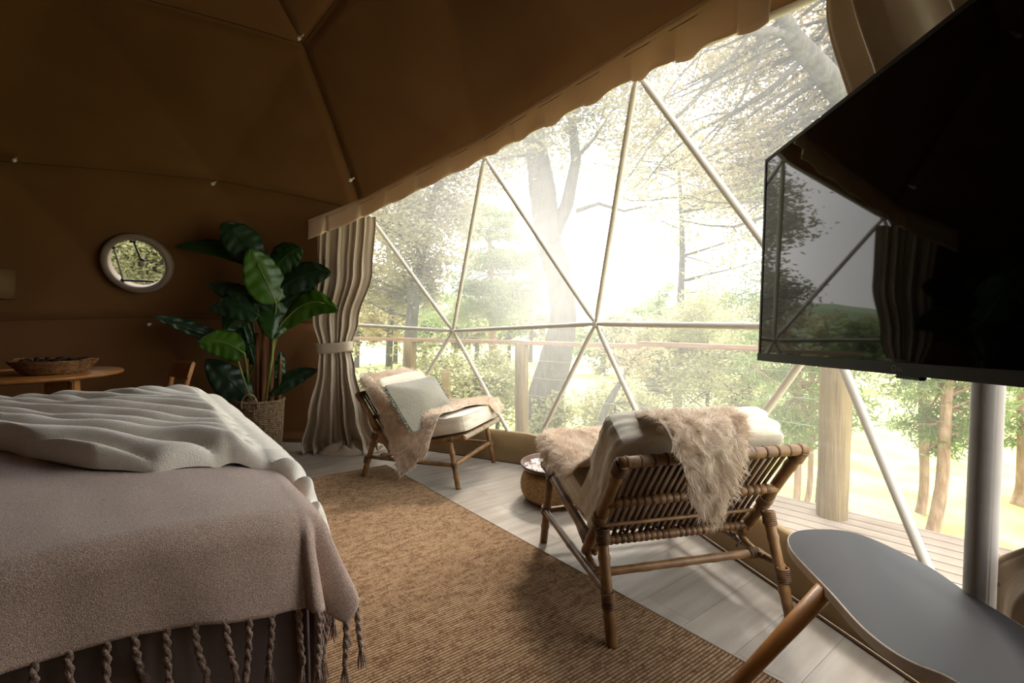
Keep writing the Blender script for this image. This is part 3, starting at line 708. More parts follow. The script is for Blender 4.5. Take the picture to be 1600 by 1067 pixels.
# wood on the far side of the meadow, and round the back of the dome
far = []
for i in range(26):
    a = -38 + i * 3.4 + RNG.uniform(-1, 1); d = RNG.uniform(24, 42); X = d * math.sin(math.radians(a)); Yy = d * math.cos(math.radians(a)); h = RNG.uniform(3.2, 5.2) * d / 30
    far.append((X, Yy, h))
for i, (X, Yy, h) in enumerate(sorted(far)):
    g = gz(X, Yy); tree('woodland_tree', 'hazy tree in the wood across the meadow', [(X, Yy, g - .2), (X + .1, Yy, g + h * .5), (X, Yy, g + h * .9)], [.2, .14, .05],
                        [((X, Yy, g + h * .62), (2.2, 1.8, h * .36), 12, 1500)], ('leaf_olive', 'leaf_green', 'leaf_pine')[i % 3], lsize=.22, group='woodland across the meadow')
tree('hedge_tree', 'dense olive tree close behind the porthole', [(-4.6, 6.2, -1.2), (-4.7, 6.2, .5), (-4.7, 6.3, 1.8)], [.12, .1, .05], [(at(214, 408, 6.3), (1.3, .9, 1.0), 60, 30000)], 'leaf_green', lsize=.032)
for x, y, lab in ((-6.4, 7.6, 'leafy tree further behind the porthole'), (-8.6, 6.0, 'tree behind the left of the dome'), (14.0, 13.0, 'broad tree far to the right of the deck'), (11.5, 4.5, 'tree beyond the right end of the deck')):
    g = gz(x, y); tree('hedge_tree', lab, [(x, y, g - .2), (x + .1, y, g + 2), (x, y, g + 4.5)], [.16, .12, .05], [((x, y, g + 3.0), (1.7, 1.3, 2.0), 30, 12000)], 'leaf_olive', lsize=.08)

# ------------------------------------------------------------------ curtains
def curtain(name, label, sections, m, nfold, gap=.0, seed=1, nu=260, nv=110):
    """sections: (z, left point, right point, fold depth, sideways scale) from top to floor"""
    root = thing(name, label, 'curtain', (*sections[-1][1], 0) if len(sections[-1][1]) == 2 else sections[-1][1])
    zs = [s[0] for s in sections]
    def samp(z):
        for i in range(len(zs) - 1):
            if zs[i] >= z >= zs[i + 1]:
                t = (zs[i] - z) / (zs[i] - zs[i + 1]); t2 = t * t * (3 - 2 * t)
                a, b = sections[i], sections[i + 1]
                return [np.array(a[k]) * (1 - t2) + np.array(b[k]) * t2 for k in (1, 2, 3)]
        return [np.array(sections[-1][k]) for k in (1, 2, 3)]
    P = []
    for j in range(nv + 1):
        z = zs[0] + (zs[-1] - zs[0]) * j / nv; l, r, dpt = samp(z); d = unit(r - l); n = np.array([-d[1], d[0]]); n = n if n @ (DC - l) > 0 else -n
        row = []
        for i in range(nu + 1):
            t = i / nu; ph = t * nfold + .9 * nz(t * 3.3, seed, z * .10) + .28 * nz(t * 8, seed, z * .3)
            f = math.sin(2 * PI * ph) + .22 * math.sin(4 * PI * ph + 1 + seed) + .35 * math.sin(2 * PI * ph * 2.37 + z * .7)
            w = dpt * f * (.75 + .5 * nz(t * 6, seed + 3)) + .25 * dpt * nz(t * 18, z * 2.0, seed) + .5 * dpt * nz(t * 3, z * 1.5, seed + 7)
            p = l + (r - l) * t + d * .3 * dpt * math.cos(2 * PI * ph) + n * (w + float(dpt))
            row.append((p[0], p[1], z))
        P.append(row)
    o = MB().grid(P).build('cloth', m, root); s = o.modifiers.new('s', 'SOLIDIFY'); s.thickness = .003
    return root
cl = [(1.93, at(497, 350, 3.98)[:2], at(588, 345, 3.92)[:2], .020), (1.5, at(497, 430, 4.10)[:2], at(583, 430, 4.0)[:2], .022), (1.10, at(488, 500, 4.15)[:2], at(561, 520, 4.1)[:2], .022),
      (.87, at(499, 545, 4.12)[:2], at(549, 545, 4.08)[:2], .014), (.70, at(499, 580, 4.1)[:2], at(556, 580, 4.05)[:2], .026), (.30, at(486, 650, 4.08)[:2], at(576, 650, 4.05)[:2], .050), (.06, at(474, 690, 4.08)[:2], at(590, 690, 4.1)[:2], .065), (.006, at(478, 700, 4.06)[:2], at(592, 697, 4.08)[:2], .08)]
cur = curtain('curtain', 'pale satin curtain tied back at the left end of the window', cl, M['curtain'], 6.0, seed=4)
def tieband(root, z, l, r, h, m, depth=.05):
    d = unit(r - l); n = np.array([-d[1], d[0]]); n = n if n @ (DC - l) > 0 else -n; c = (l + r) / 2; hw = np.linalg.norm(r - l) / 2 + .012
    P = []
    for s in (0, .12, .5, .88, 1):
        row = []
        for k in range(48):
            a = 2 * PI * k / 48; e = .7; x = math.copysign(abs(math.cos(a)) ** e, math.cos(a)) * hw; y = math.copysign(abs(math.sin(a)) ** e, math.sin(a)) * depth
            q = c + d * x + n * (y + .022); row.append((q[0], q[1], z - h / 2 + h * s + .012 * (x / hw) + .003 * math.sin(a * 3)))
        P.append(row)
    o = MB().grid(P, closed_v=True).build('tieback', m, root); s_ = o.modifiers.new('s', 'SOLIDIFY'); s_.thickness = .005
    return o
tieband(cur, .875, at(499, 545, 4.12)[:2], at(549, 545, 4.08)[:2], .085, M['curtain'], .055)
MB().box(at(551, 548, 4.02), (.014, .014, .03), bev=.004).build('buckle', M['steel'], cur)
# puddle of cloth on the floor
def puddle(c, rx, ry, h, seed):
    P = []
    for j in range(26):
        s = j / 25; row = []
        for k in range(90):
            a = 2 * PI * k / 90; rr = s * (1 + .12 * nz(math.cos(a) * 2, math.sin(a) * 2, seed)); z = h * (1 - s ** 2.4) * (.75 + .5 * nz(math.cos(a) * 3 * s, math.sin(a) * 3 * s, seed)) + .012 * math.sin(a * 9 + s * 5) * s * (1 - s) * 4 + .004
            row.append((c[0] + rx * rr * math.cos(a), c[1] + ry * rr * math.sin(a), max(z, .004) if s < 1 else .003))
        P.append(row)
    return P
pc = at(533, 697, 3.98); mb = MB(); mb.grid(puddle((pc[0] + .03, 4.0), .22, .10, .11, 2), closed_v=True); mb.grid(puddle((pc[0] + .27, 4.06), .16, .09, .07, 9), closed_v=True)
mb.build('hem_puddle', M['curtain'], cur)

rc = lambda a, r=3.24: np.array([DC[0] + r * math.cos(math.radians(a)), DC[1] + r * math.sin(math.radians(a))])
cr_ = [(2.28, rc(4.0, 2.86), rc(-14, 2.84), .040), (1.95, rc(4.4, 2.95), rc(-14, 2.93), .040), (1.6, rc(4.4, 3.03), rc(-14, 3.02), .034), (1.3, rc(1, 3.12), rc(-14, 3.1), .022), (.95, rc(-4, 3.22), rc(-12, 3.20), .02), (.75, rc(-3, 3.22), rc(-13, 3.2), .02), (.45, rc(1.2, 3.21), rc(-15, 3.18), .022), (.01, rc(2.6, 3.2), rc(-17, 3.16), .025)]
cur2 = curtain('curtain', 'brown satin curtain gathered at the right end of the window behind the television', cr_, M['curtain'], 6, seed=5)
tieband(cur2, .93, rc(-4, 3.22), rc(-12, 3.2), .085, M['curtain'], .05)

# ------------------------------------------------------------------ white pole and television
pl = thing('support_pole', 'white round steel pole carrying the television, right of the window', 'pole', (1.105, 1.12, 0))
MB().lathe([(0, 0), (.07, 0), (.07, .008), (.0295, .009), (.0295, 2.52), (0, 2.52)], (1.105, 1.12, 0), 40).build('tube', M['white_metal'], pl)
q = at(1553, 912, 1.10); MB().tube([q - [.02, 0, 0], q + [.008, 0, 0]], .0035, 10).build('bolt', M['steel'], pl); MB().tube([q + [.004, 0, 0], q + [.009, 0, 0]], .0065, 6).build('nut', M['steel'], pl)
MB().lathe([(.04, 1.22), (.05, 1.22), (.05, 1.42), (.04, 1.42)], (1.105, 1.12, 0), 32).build('clamp', M['black'], pl)
B0 = at(1185, 563, 1.30); Dv = unit(ray(842, 528)); rr = ray(1196, 250); C0 = np.array([0, 0, HC]); B1 = C0 + rr * (((B0 - C0) @ Dv) / (rr @ Dv)); Uv = B1 - B0; HT = np.linalg.norm(Uv); Uv = Uv / HT
Nv = unit(np.cross(Dv, Uv)); Nv = Nv if Nv[0] < 0 else -Nv          # towards the room
WT = .975
tv = thing('television', 'large black flat television on the white pole, reflecting the window', 'television', B0 - Dv * WT / 2)
R3 = np.stack([-Dv, Nv, Uv], 1)
def tvp(s, h, d=0.0): return B0 - Dv * s + Uv * h + Nv * d          # s from far edge, h up, d towards the room
def tvbox(s0, s1, h0, h1, d0, d1, bev=0): 
    return MB().box(tvp((s0 + s1) / 2, (h0 + h1) / 2, (d0 + d1) / 2), (s1 - s0, d1 - d0, h1 - h0), rot=R3, bev=bev)
tvbox(0, WT, 0, HT, -.032, -.002, .003).build('housing', M['black'], tv, smooth=False)
tvbox(.08, WT - .08, .05, HT - .17, -.062, -.03, .01).build('back_cover', M['black'], tv, smooth=False)
tvbox(.009, WT - .009, .020, HT - .009, -.002, -.0005).build('screen', M['screen'], tv, smooth=False)
tvbox(0, WT, 0, .020, -.002, .004, .001).build('bottom_bezel', M['bezel'], tv, smooth=False)
for a in ((0, .009, .02, HT), (WT - .009, WT, .02, HT), (.009, WT - .009, HT - .009, HT)): tvbox(*a, -.002, .001).build('bezel', M['bezel'], tv, smooth=False)
tvbox(WT / 2 - .0, WT / 2 + .055, -.007, 0, -.02, -.008, .002).build('sensor', M['black'], tv, smooth=False)
# small grey maker's mark on the lower bezel
fc = bpy.data.curves.new('maker_mark', 'FONT'); fc.body = 'LG'; fc.size = .009; fc.extrude = .0002; fc.align_x = 'CENTER'
ft = bpy.data.objects.new('text', fc); COL.objects.link(ft); bpy.context.view_layer.update(); fm = bpy.data.meshes.new_from_object(ft.evaluated_get(bpy.context.evaluated_depsgraph_get())); bpy.data.objects.remove(ft)
fo = bpy.data.objects.new('maker_mark', fm); COL.objects.link(fo); fo.parent = tv; fm.materials.clear(); fm.materials.append(M['logo'])
Mw = Matrix(np.stack([-Dv, Uv, Nv], 1).tolist()).to_4x4()
if Matrix(np.stack([-Dv, Uv, Nv], 1).tolist()).determinant() < 0: Mw = Matrix(np.stack([Dv, Uv, Nv], 1).tolist()).to_4x4()
Mw.translation = Vector(tvp(WT / 2 + .03, .0065, .0045)); fo.matrix_local = XF[tv.name].inverted() @ Mw
mb = MB(); c = tvp(WT / 2 + .016, .0102, .0043)
mb.add([c + (-Dv * math.cos(a) + Uv * math.sin(a)) * r for r in (.0042, .0052) for a in np.linspace(0, 2 * PI, 25)[:-1]], [(k, (k + 1) % 24, 24 + (k + 1) % 24, 24 + k) for k in range(24)])
mb.build('maker_ring', M['logo'], tv, smooth=False)
ctr = tvp(WT / 2, .27, -.06)
MB().box(ctr, (.24, .012, .24), rot=R3, bev=.003).build('mount_plate', M['black'], tv, smooth=False)
MB().tube([ctr, ctr - Nv * .12 + np.array([0, .05, 0]), np.array([1.06, 1.10, 1.30])], .016, 12).build('mount_arm', M['black'], tv)

# ------------------------------------------------------------------ bed with covers
BC = np.array([-.60, 1.325]); BU = np.array([math.cos(math.radians(128)), math.sin(math.radians(128))]); BV = np.array([-BU[1], BU[0]])
BL, BW_ = 1.97, 1.95
def btop(a, b): return .575 + .055 * (1 - math.exp(-max(a, 0) / .35)) + .02 * (1 - math.exp(-max(b, 0) / .3)) + .008 * nz(a * 2.5, b * 2.5)
def drape(a, b, lift=0.0, r=.055, flare=.12, folds=1.0, seed=0, rf=12):
    oa = a if a < 0 else 0.0; ob = b if b < 0 else (b - BL if b > BL else 0.0)
    ac, bc = max(a, 0), min(max(b, 0), BL); L = math.hypot(oa, ob); z = btop(ac, bc) + lift; out = 0.0; down = 0.0; R = r + lift
    if L > 0:
        d = (oa / L, ob / L)
        if L < R * PI / 2: out, down = R * math.sin(L / R), R * (1 - math.cos(L / R))
        else: out, down = R + flare * (L - R * PI / 2), R + (L - R * PI / 2)
        t = min(1, down / .25)
        wv = folds * t * (.016 * math.sin(ac * rf + bc * rf * 1.1 + seed) + .014 * nz(ac * 5, bc * 5, seed))
        if oa < 0 and ob: ang = math.atan2(-oa, abs(ob)); wv += folds * t * .030 * math.sin(ang * 7.5 + .8)
        out += wv; ac_, bc_ = ac + d[0] * out, bc + d[1] * out
    else: ac_, bc_ = ac, bc
    p = BC + BV * (ac_) + BU * (bc_); inset = r * .6
    p = p + BV * inset * 0 
    return np.array([p[0], p[1], z - down])
bed = thing('bed', 'large double bed dressed with mauve grey bedding at the left', 'bed', (*(BC + BU * 1.0 + BV * 1.0), 0))
rb = np.array([[BV[0], BU[0], 0], [BV[1], BU[1], 0], [0, 0, 1]])
def bedbox(a0, a1, b0, b1, z0, z1, bev=.03): 
    p = BC + BV * (a0 + a1) / 2 + BU * (b0 + b1) / 2; return MB().box((*p, (z0 + z1) / 2), (a1 - a0, b1 - b0, z1 - z0), rot=rb, bev=bev)
bedbox(.04, BW_, .04, BL - .04, .0, .26).build('bed_base', M['bed_base'], bed)
bedbox(.02, BW_, .02, BL - .02, .26, .545, .06).build('mattress', M['mattress'], bed)
mb = MB(); mb.grid([[drape(a, b, -.014, .04, .02, .9, 2, 17) for b in np.linspace(-.50, BL + .40, 190)] for a in list(np.linspace(-.50, 0, 40)) + list(np.linspace(.03, BW_, 70))])
mb.build('bed_sheet', M['sheet'], bed)

throw = thing('throw_blanket', 'dusty pink chenille knitted throw with rope tassels over the foot of the bed', 'blanket', (*(BC + BV * .7), .6))
A0, A1, HB = -.25, 1.75, -.235
def hemb(a): return HB + .02 * nz(a * 2, 3) - .035 * max(0, 1 - abs(a - .1) / .5)
As = np.linspace(A0, A1, 230); P = []
for a in As:
    hb = hemb(a); P.append([drape(a, hb + (1.25 - hb) * t, .006 + .004 * nz(a * 9, t * 9), .06, .16, 1.5, 1, 9) for t in np.linspace(0, 1, 170)])
o = MB().grid(P).build('knit', M['throw'], throw); s_ = o.modifiers.new('s', 'SOLIDIFY'); s_.thickness = .006; s_.offset = 1
def tassel(p, l, dirv):
    mb = MB(); n = 26; ph = RNG.uniform(0, 6)
    sway = np.array([*(RNG.normal(size=2) * .010), 0])
    for k in (0, 1):
        pts = []
        for i in range(n + 1):
            t = i / n; a = ph + k * PI + t * l / .028 * 2 * PI * .5; r = .0042 * (1 - .3 * t)
            pts.append(p + sway * t * t + np.array([math.cos(a) * r, math.sin(a) * r, -t * l]) + dirv * .01 * t)
        mb.tube(pts, [.0052 * (1 + .15 * math.sin(i * 1.9)) for i in range(n + 1)], 6)
    e = p + sway + np.array([0, 0, -l]) + dirv * .01
    mb.lathe([(0, .010), (.008, .004), (.008, -.004), (.004, -.010)], e, 8)
    for k in range(12):
        a = RNG.uniform(0, 6.28); r = RNG.uniform(.003, .016); mb.tube([e, e + np.array([math.cos(a) * r * .6, math.sin(a) * r * .6, -.03]), e + np.array([math.cos(a) * r, math.sin(a) * r, -.055 - RNG.uniform(0, .015)])], [.0022, .002, .0012], 4)
    return mb
for a in np.arange(A0 + .01, 1.25, .054):
    a_ = a + RNG.uniform(-.006, .006); tassel(drape(a_, hemb(a_) + .004, .006, .06, .16, 1.5, 1, 9), RNG.uniform(.115, .15), np.array([.1, -.1, 0])).build('tassel', M['tassel'], throw)
for b in np.arange(-.17, .95, .056):
    tassel(drape(A0 + .003, b, .006, .06, .16, 1.5, 1, 9), RNG.uniform(.115, .14), np.array([.1, 0, 0])).build('tassel', M['tassel'], throw)

fur = thing('fur_blanket', 'ivory ribbed faux fur blanket rumpled across the far half of the bed', 'blanket', (*(BC + BV * .8 + BU * 1.4), .62))
FA = [-.34, -.2, -.1, 0, .1, .3, .45, .6, .7, 1.0, 1.6, 2.2]; FB = [.10, .16, .27, .37, .43, .43, .53, .74, .93, 1.10, 1.15, 1.15]
def furh(a, b, ins):
    s = a * .79 - b * .61; t = a * .61 + b * .79
    warp = s / .112 + .9 * nz(t * 1.1, s * 1.3, 5) + .30 * nz(t * 3.0, s * 5, 7)
    h = .054 * abs(math.sin(PI * warp)) ** .55
    h += .032 * nz(t * 1.2, s * 4.0, 11) + .018 * nz(t * 4, s * 7, 21) + .012
    return h
P = []
for a in np.concatenate([np.linspace(-.34, .0, 46), np.linspace(.012, 2.1, 170)]):
    b0 = np.interp(a, FA, FB) + .03 * nz(a * 4, 6); row = []
    n = 230
    for j in range(n + 1):
        t = j / n; b = b0 + (BL + .10 - b0) * t; ins = min(1, t * (BL - b0) / .05)
        edge = math.sqrt(max(0, 1 - (1 - ins) ** 2)); lift = .012 + (furh(a, b, t)) * (.35 + .65 * edge) + .032 * edge
        if a < 0: lift = .010 + .042 * abs(math.sin(PI * b / .075)) ** .6 * edge + .02 * edge
        elif a < .08: k = a / .08; l2 = .010 + .042 * abs(math.sin(PI * b / .075)) ** .6 * edge + .02 * edge; lift = l2 * (1 - k) + lift * k
        row.append(drape(a, b, lift, .045, .22, .6, 5, 9))
    P.append([np.array([*row[0][:2], row[0][2] - .012])] + row)
fo_ = MB().grid(P).build('fur', M['fur'], fur)

# ------------------------------------------------------------------ rattan armchairs
def pole(mb, a, b, r, nodes=3, seg=12, curve=None):
    a = np.array(a, float); b = np.array(b, float); n = 24; pts = []; rs = []
    for i in range(n + 1):
        t = i / n; p = a + (b - a) * t
        if curve is not None: p = p + np.array(curve) * math.sin(PI * t)
        pts.append(p); f = min(abs(t - (k + .5) / nodes) for k in range(nodes)); rs.append(r * (1 + .16 * math.exp(-(f / .018) ** 2)))
    mb.tube(pts, rs, seg); return mb
def wrap(mb, c, d, r, w=.045):
    d = unit(d); R = np.array(Vector(d).to_track_quat('Z', 'Y').to_matrix())
    pts = []; turns = max(3, int(w / .007))
    for i in range(turns * 12 + 1):
        a = 2 * PI * i / 12; z = -w / 2 + w * i / (turns * 12); pts.append(np.array(c) + R @ np.array([r * math.cos(a), r * math.sin(a), z]))
    mb.tube(pts, .0042, 5); return mb
def puffbox(mb, c, d, R, k=7, n=22, crown=.0, wr=.0, seed=0, pinch=0.0):
    """soft box: c centre, d full sizes, R columns = axes"""
    g = np.linspace(-1, 1, n)
    for ax in range(3):
        for s in (-1, 1):
            P = []
            for u in g:
                row = []
                for v in g:
                    p = np.zeros(3); p[ax] = s; p[(ax + 1) % 3] = u * s; p[(ax + 2) % 3] = v
                    q = p / (np.abs(p) ** k).sum() ** (1 / k)
                    if pinch: 
                        m = max(abs(q[0]), 0) ** 2.2, max(abs(q[1]), 0) ** 2.2; q[2] *= (1 - pinch * min(1, max(m)))
                    q[2] *= 1 + crown * (1 - q[0] ** 2) * (1 - q[1] ** 2)
                    w = wr * (nz(q[0] * 2.2 + seed, q[1] * 2.2, q[2] * 2) + .5 * nz(q[0] * 5, q[1] * 5 + seed, q[2] * 4))
                    row.append(np.array(c) + R @ (q * np.array(d) / 2 * (1 + w)))
                P.append(row)
            mb.grid(P)
    return mb
HW = .325
def make_chair(label, loc, rz, sc, sag=0):
    t = thing('rattan_armchair', label, 'chair', loc, rz, sc, group=None)
    B = lambda mb, n, m='rattan', par=t: mb.build(n, M[m], par, world=False)
    S = (-1, 1)
    postB, postT = np.array([.24, .205]), np.array([-.045, .62])
    for s in S:
        x = s * .335
        l = B(pole(MB(), (s * .345, -.005, 0), (x, .105, .345), .019, 2), 'leg')
        [B(wrap(MB(), *q), 'binding', 'rattan_dark', l) for q in (((s * .343, .03, .14), (0, .2, 1), .021, .05), ((x, .095, .325), (0, .3, 1), .022, .05))]
        l = B(pole(MB(), (s * .335, .775, 0), (s * .325, .71, .325), .018, 2), 'leg')
        w = MB(); wrap(w, (s * .333, .745, .165), (0, -.2, 1), .020, .04); B(w, 'binding', 'rattan_dark', l)
        l = B(pole(MB(), (x, *postB), (x, *postT), .020, 3), 'back_post')
        [B(wrap(MB(), *q), 'binding', 'rattan_dark', l) for q in (((x, postT[0] + .015, postT[1] - .022), (0, -.55, .83), .023, .05), ((x, postB[0] - .12, postB[1] + .175), (0, -.55, .83), .023, .04))]
        l = B(pole(MB(), (s * .318, .20, .232), (s * .318, .82, .362), .018, 3, curve=(0, 0, .0)), 'seat_rail')
        [B(wrap(MB(), *q), 'binding', 'rattan_dark', l) for q in (((s * .318, .27, .247), (0, 1, .2), .021, .06), ((s * .318, .71, .339), (0, 1, .2), .021, .04))]
        B(pole(MB(), (s * .347, .035, .165), (s * .337, .745, .165), .014, 3, curve=(0, 0, -.004)), 'side_stretcher')
        B(pole(MB(), (s * .332, .12, .168), (s * .330, .245, .215), .013, 1, curve=(0, .03, -.01)), 'brace')
        B(pole(MB(), (s * .300, postB[0], postB[1] - .01), (s * .300, .46, .262), .011, 1, curve=(0, -.01, -.035)), 'brace')
    o = B(pole(MB(), (-.345, .15, .168), (.345, .15, .168), .015, 5), 'cross_stretcher')
    [B(wrap(MB(), (s * .315, .15, .168), (1, 0, 0), .018, .04), 'binding', 'rattan_dark', o) for s in S]
    B(pole(MB(), (-.335, .742, .165), (.335, .742, .165), .015, 4), 'cross_stretcher')
    def bar(nm, y, z, r, x0=-.335, x1=.335, m='rattan', wraps=True, wm='rattan_dark', step=.030, ww=.011):
        o = B(pole(MB(), (x0, y, z), (x1, y, z), r, 5), nm, m)
        if wraps:
            w = MB()
            for x in np.arange(x0 + .03, x1 - .02, step): wrap(w, (x, y, z), (1, 0, 0), r - .001, ww)
            tag(B(w, 'binding', wm, o), kind='stuff')
        return o
    def bp(k): return postB + (postT - postB) * k
    bar('top_rail', *bp(1.0), .019, -.35, .35, step=.046, ww=.005); bar('middle_rail', *(bp(.60) + [-.006, -.004]), .016, step=.027); bar('bottom_rail', *bp(.12), .016, step=.024)
    bar('middle_rail', *(bp(.32) + [.0, .0]), .007, wraps=False)
    bar('front_rail', .815, .362, .017, wm='lashing', step=.028); bar('rear_rail', .235, .238, .014, wraps=False)
    for i in range(23):
        x = -.297 + .594 * i / 22; j = RNG.uniform(-.002, .002)
        a, b = bp(.06) + [.012, .006], bp(.98) + [.012, .006]
        B(MB().tube([(x + j, *a), (x, *((a + b) / 2 + [.003, 0])), (x - j, *b)], .0068, 6), 'back_slat', 'slat')
    for i in range(17):
        x = -.285 + .57 * i / 16
        B(MB().tube([(x, .22, .252), (x, .5, .304), (x, .82, .378)], .0065, 6), 'seat_slat', 'slat')
    # cushions
    f = np.array([0, .977, .21]); up = np.array([0, -.21, .977]); R = np.stack([[1, 0, 0], f, up], 1)
    o = B(puffbox(MB(), (0, .530, .398), (.635, .60, .130), R, 8, 24, .10, .020, 1), 'seat_cushion', 'cushion')
    for s in S:
        pts = [np.array([0, .530, .398]) + R @ (np.array([math.copysign(abs(math.cos(a)) ** .22, math.cos(a)) * .3165, math.copysign(abs(math.sin(a)) ** .22, math.sin(a)) * .299, s * .052])) for a in np.linspace(0, 2 * PI, 90)]
        B(MB().tube(pts, .0032, 5), 'piping', 'cushion', o)
    d = np.array([0, -.53, .848]); n = np.array([0, .848, .53]); Rb = np.stack([[1, 0, 0], d, n], 1); c = np.array([0, .188, .505])
    o = B(puffbox(MB(), c, (.655, .50, .155), Rb, 12, 28, .08, .035, 4), 'back_cushion', 'cushion')
    for s in S:
        pts = [c + Rb @ (np.array([math.copysign(abs(math.cos(a)) ** .3, math.cos(a)) * .313, math.copysign(abs(math.sin(a)) ** .3, math.sin(a)) * .244, s * .060])) for a in np.linspace(0, 2 * PI, 90)]
        B(MB().tube(pts, .0032, 5), 'piping', 'cushion', o)
    for s in S:
        B(MB().tube([(s * .27, .27, .25), (s * .275, .225, .215), (s * .30, .205, .190), (s * .27, .19, .178)], .0035, 6), 'cushion_tie', 'black', o)
    return t
def chair_frame(rl, rr, fwd_ang, sc):
    c = (np.array(rl) + np.array(rr)) / 2; return (c[0], c[1], 0), math.radians(fwd_ang - 90), sc
loc1, rz1, s1 = chair_frame((-1.022 + .177, 3.381 + .58), (-1.022, 3.381), -19.5, .94)
ch1 = make_chair('far rattan armchair with sage cushion beside the bound curtain, facing right', loc1, rz1, s1)
loc2, rz2, s2 = chair_frame((.354, 1.579), (1.016, 1.777), 103.5, 1.04)
ch2 = make_chair('near rattan armchair seen from behind with cane slat back', loc2, rz2, s2)

def fleece(label, chair, path, wl, wr_, n, seed, hw=HW, slen=.036):
    """sheepskin laid over the chair: path of (y,z), left/right reach along it"""
    loc, rz, sc = np.array(chair.location), chair.rotation_euler[2], chair.scale[0]
    path = np.array(path, float); m = len(path); seg = np.linalg.norm(np.diff(path, axis=0), axis=1); cum = np.concatenate([[0], np.cumsum(seg)]); tot = cum[-1]
    NS, NT = 90, 70; c, s = math.cos(rz), math.sin(rz); P = np.zeros((NS, NT, 3))
    kk = np.linspace(0, tot, m)
    for i in range(NS):
        L = tot * i / (NS - 1); y = np.interp(L, cum, path[:, 0]); z = np.interp(L, cum, path[:, 1])
        ey = .5 * (np.interp(L + .02, cum, path[:, 0]) + np.interp(L - .02, cum, path[:, 0])); ez = .5 * (np.interp(L + .02, cum, path[:, 1]) + np.interp(L - .02, cum, path[:, 1])); y, z = (y + ey) / 2, (z + ez) / 2
        l = np.interp(L, cum, wl); r = np.interp(L, cum, wr_); wob = .018
        l += wob * nz(L * 9, seed); r += wob * nz(L * 9, seed + 5)
        for j in range(NT):
            x = -l + (l + r) * j / (NT - 1); ex = max(0, abs(x) - hw); X = math.copysign(min(abs(x), hw), x); Zd = 0
            if ex > 0:
                rr_ = .03
                if ex < rr_ * PI / 2: X += math.copysign(rr_ * math.sin(ex / rr_), x); Zd = rr_ * (1 - math.cos(ex / rr_))
                else: X += math.copysign(rr_ + .10 * (ex - rr_ * PI / 2) + .015 * nz(L * 8, ex * 8, seed), x); Zd = rr_ + ex - rr_ * PI / 2
            bump = .006 * nz(x * 8, L * 8, seed)
            P[i, j] = (X, y, z - Zd + bump)
    du = np.gradient(P, axis=0); dv = np.gradient(P, axis=1); N_ = np.cross(dv, du); N_ /= np.linalg.norm(N_, axis=2)[..., None] + 1e-9
    # face outwards
    N_ *= -1 if (N_[NS // 2, NT // 2] @ np.array([0, .3, 1]) < 0) else 1
    R = np.array([[c, -s, 0], [s, c, 0], [0, 0, 1]])
    Pw = (P * sc) @ R.T + loc; Nw = N_ @ R.T
    t = thing('sheepskin', label, 'sheepskin', Pw[NS // 2, NT // 2])
    o = MB().grid(Pw.tolist()).build('hide', M['fleece_skin'], t); sm_ = o.modifiers.new('s', 'SOLIDIFY'); sm_.thickness = .006; sm_.offset = 0
    # wool strands
    area = np.linalg.norm(np.cross(du, dv), axis=2)[:-1, :-1].ravel(); pr = area / area.sum(); q = RNG.choice(len(pr), n, p=pr); i, j = q // (NT - 1), q % (NT - 1)
    a, b = RNG.random(n)[:, None], RNG.random(n)[:, None]
    def bil(A): return (A[i, j] * (1 - a) + A[i + 1, j] * a) * (1 - b) + (A[i, j + 1] * (1 - a) + A[i + 1, j + 1] * a) * b
    p = bil(Pw); nn = bil(Nw); edge = (j < 1) | (j >= NT - 2)
    clump = np.array([[nz(x * 28, y * 28, z * 28), nz(x * 28 + 9, y * 28, z * 28), nz(x * 28, y * 28 + 9, z * 28)] for x, y, z in p])
    comb = np.array([0, 0, -1.0]); tcomb = comb - nn * (nn @ comb)[:, None]
    d = nn * .75 + tcomb * .65 + clump * 1.1 + RNG.normal(size=(n, 3)) * .16; d /= np.linalg.norm(d, axis=1)[:, None]
    ln = slen * RNG.uniform(.7, 1.25, n)[:, None]; w = np.cross(d, RNG.normal(size=(n, 3))); w /= np.linalg.norm(w, axis=1)[:, None]; w *= .0011
    p1 = p + d * ln * .5 ; d2 = d + np.array([0, 0, -.55]) + clump * .6; d2 /= np.linalg.norm(d2, axis=1)[:, None]; p2 = p1 + d2 * ln * .5
    V = np.stack([p - w, p + w, p1 + w * .8, p1 - w * .8, p2], 1).reshape(-1, 3); base = np.arange(n)[:, None] * 5
    F = np.concatenate([base + [[0, 1, 2]], base + [[0, 2, 3]], base + [[3, 2, 4]]], 1).reshape(-1, 3)
    wo_ = npmesh('wool', V, F, M['fleece'], t); tag(wo_, kind='stuff')
    return t
path2 = [(-.118, .43), (-.125, .52), (-.125, .62), (-.105, .69), (-.055, .742), (.02, .750), (.10, .72), (.19, .63), (.28, .53), (.36, .482), (.52, .500), (.66, .522), (.76, .53), (.82, .50)]
wl2 = [.085, .15, .18, .20, .21, .21, .22, .26, .33, .38, .41, .44, .40, .30]
wr2 = [-.045, .0, .04, .07, .10, .13, .17, .26, .34, .44, .53, .52, .42, .25]
fleece('cream sheepskin draped over the near armchair, flap hanging down its slatted back', ch2, path2, wl2, wr2, 46000, 3)
path1 = [(-.09, .60), (-.10, .66), (-.06, .74), (.02, .75), (.10, .72), (.19, .63), (.28, .53), (.36, .485), (.55, .505), (.74, .535), (.82, .52), (.86, .45)]
wl1 = [.20, .26, .29, .30, .33, .36, .38, .42, .44, .42, .38, .30]
wr1 = [.10, .20, .30, .36, .44, .52, .66, .64, .10, -.06, -.12, -.16]
wr1 = [.10, .20, .30, .38, .46, .54, .66, .76, .62, -.02, -.12, -.16]
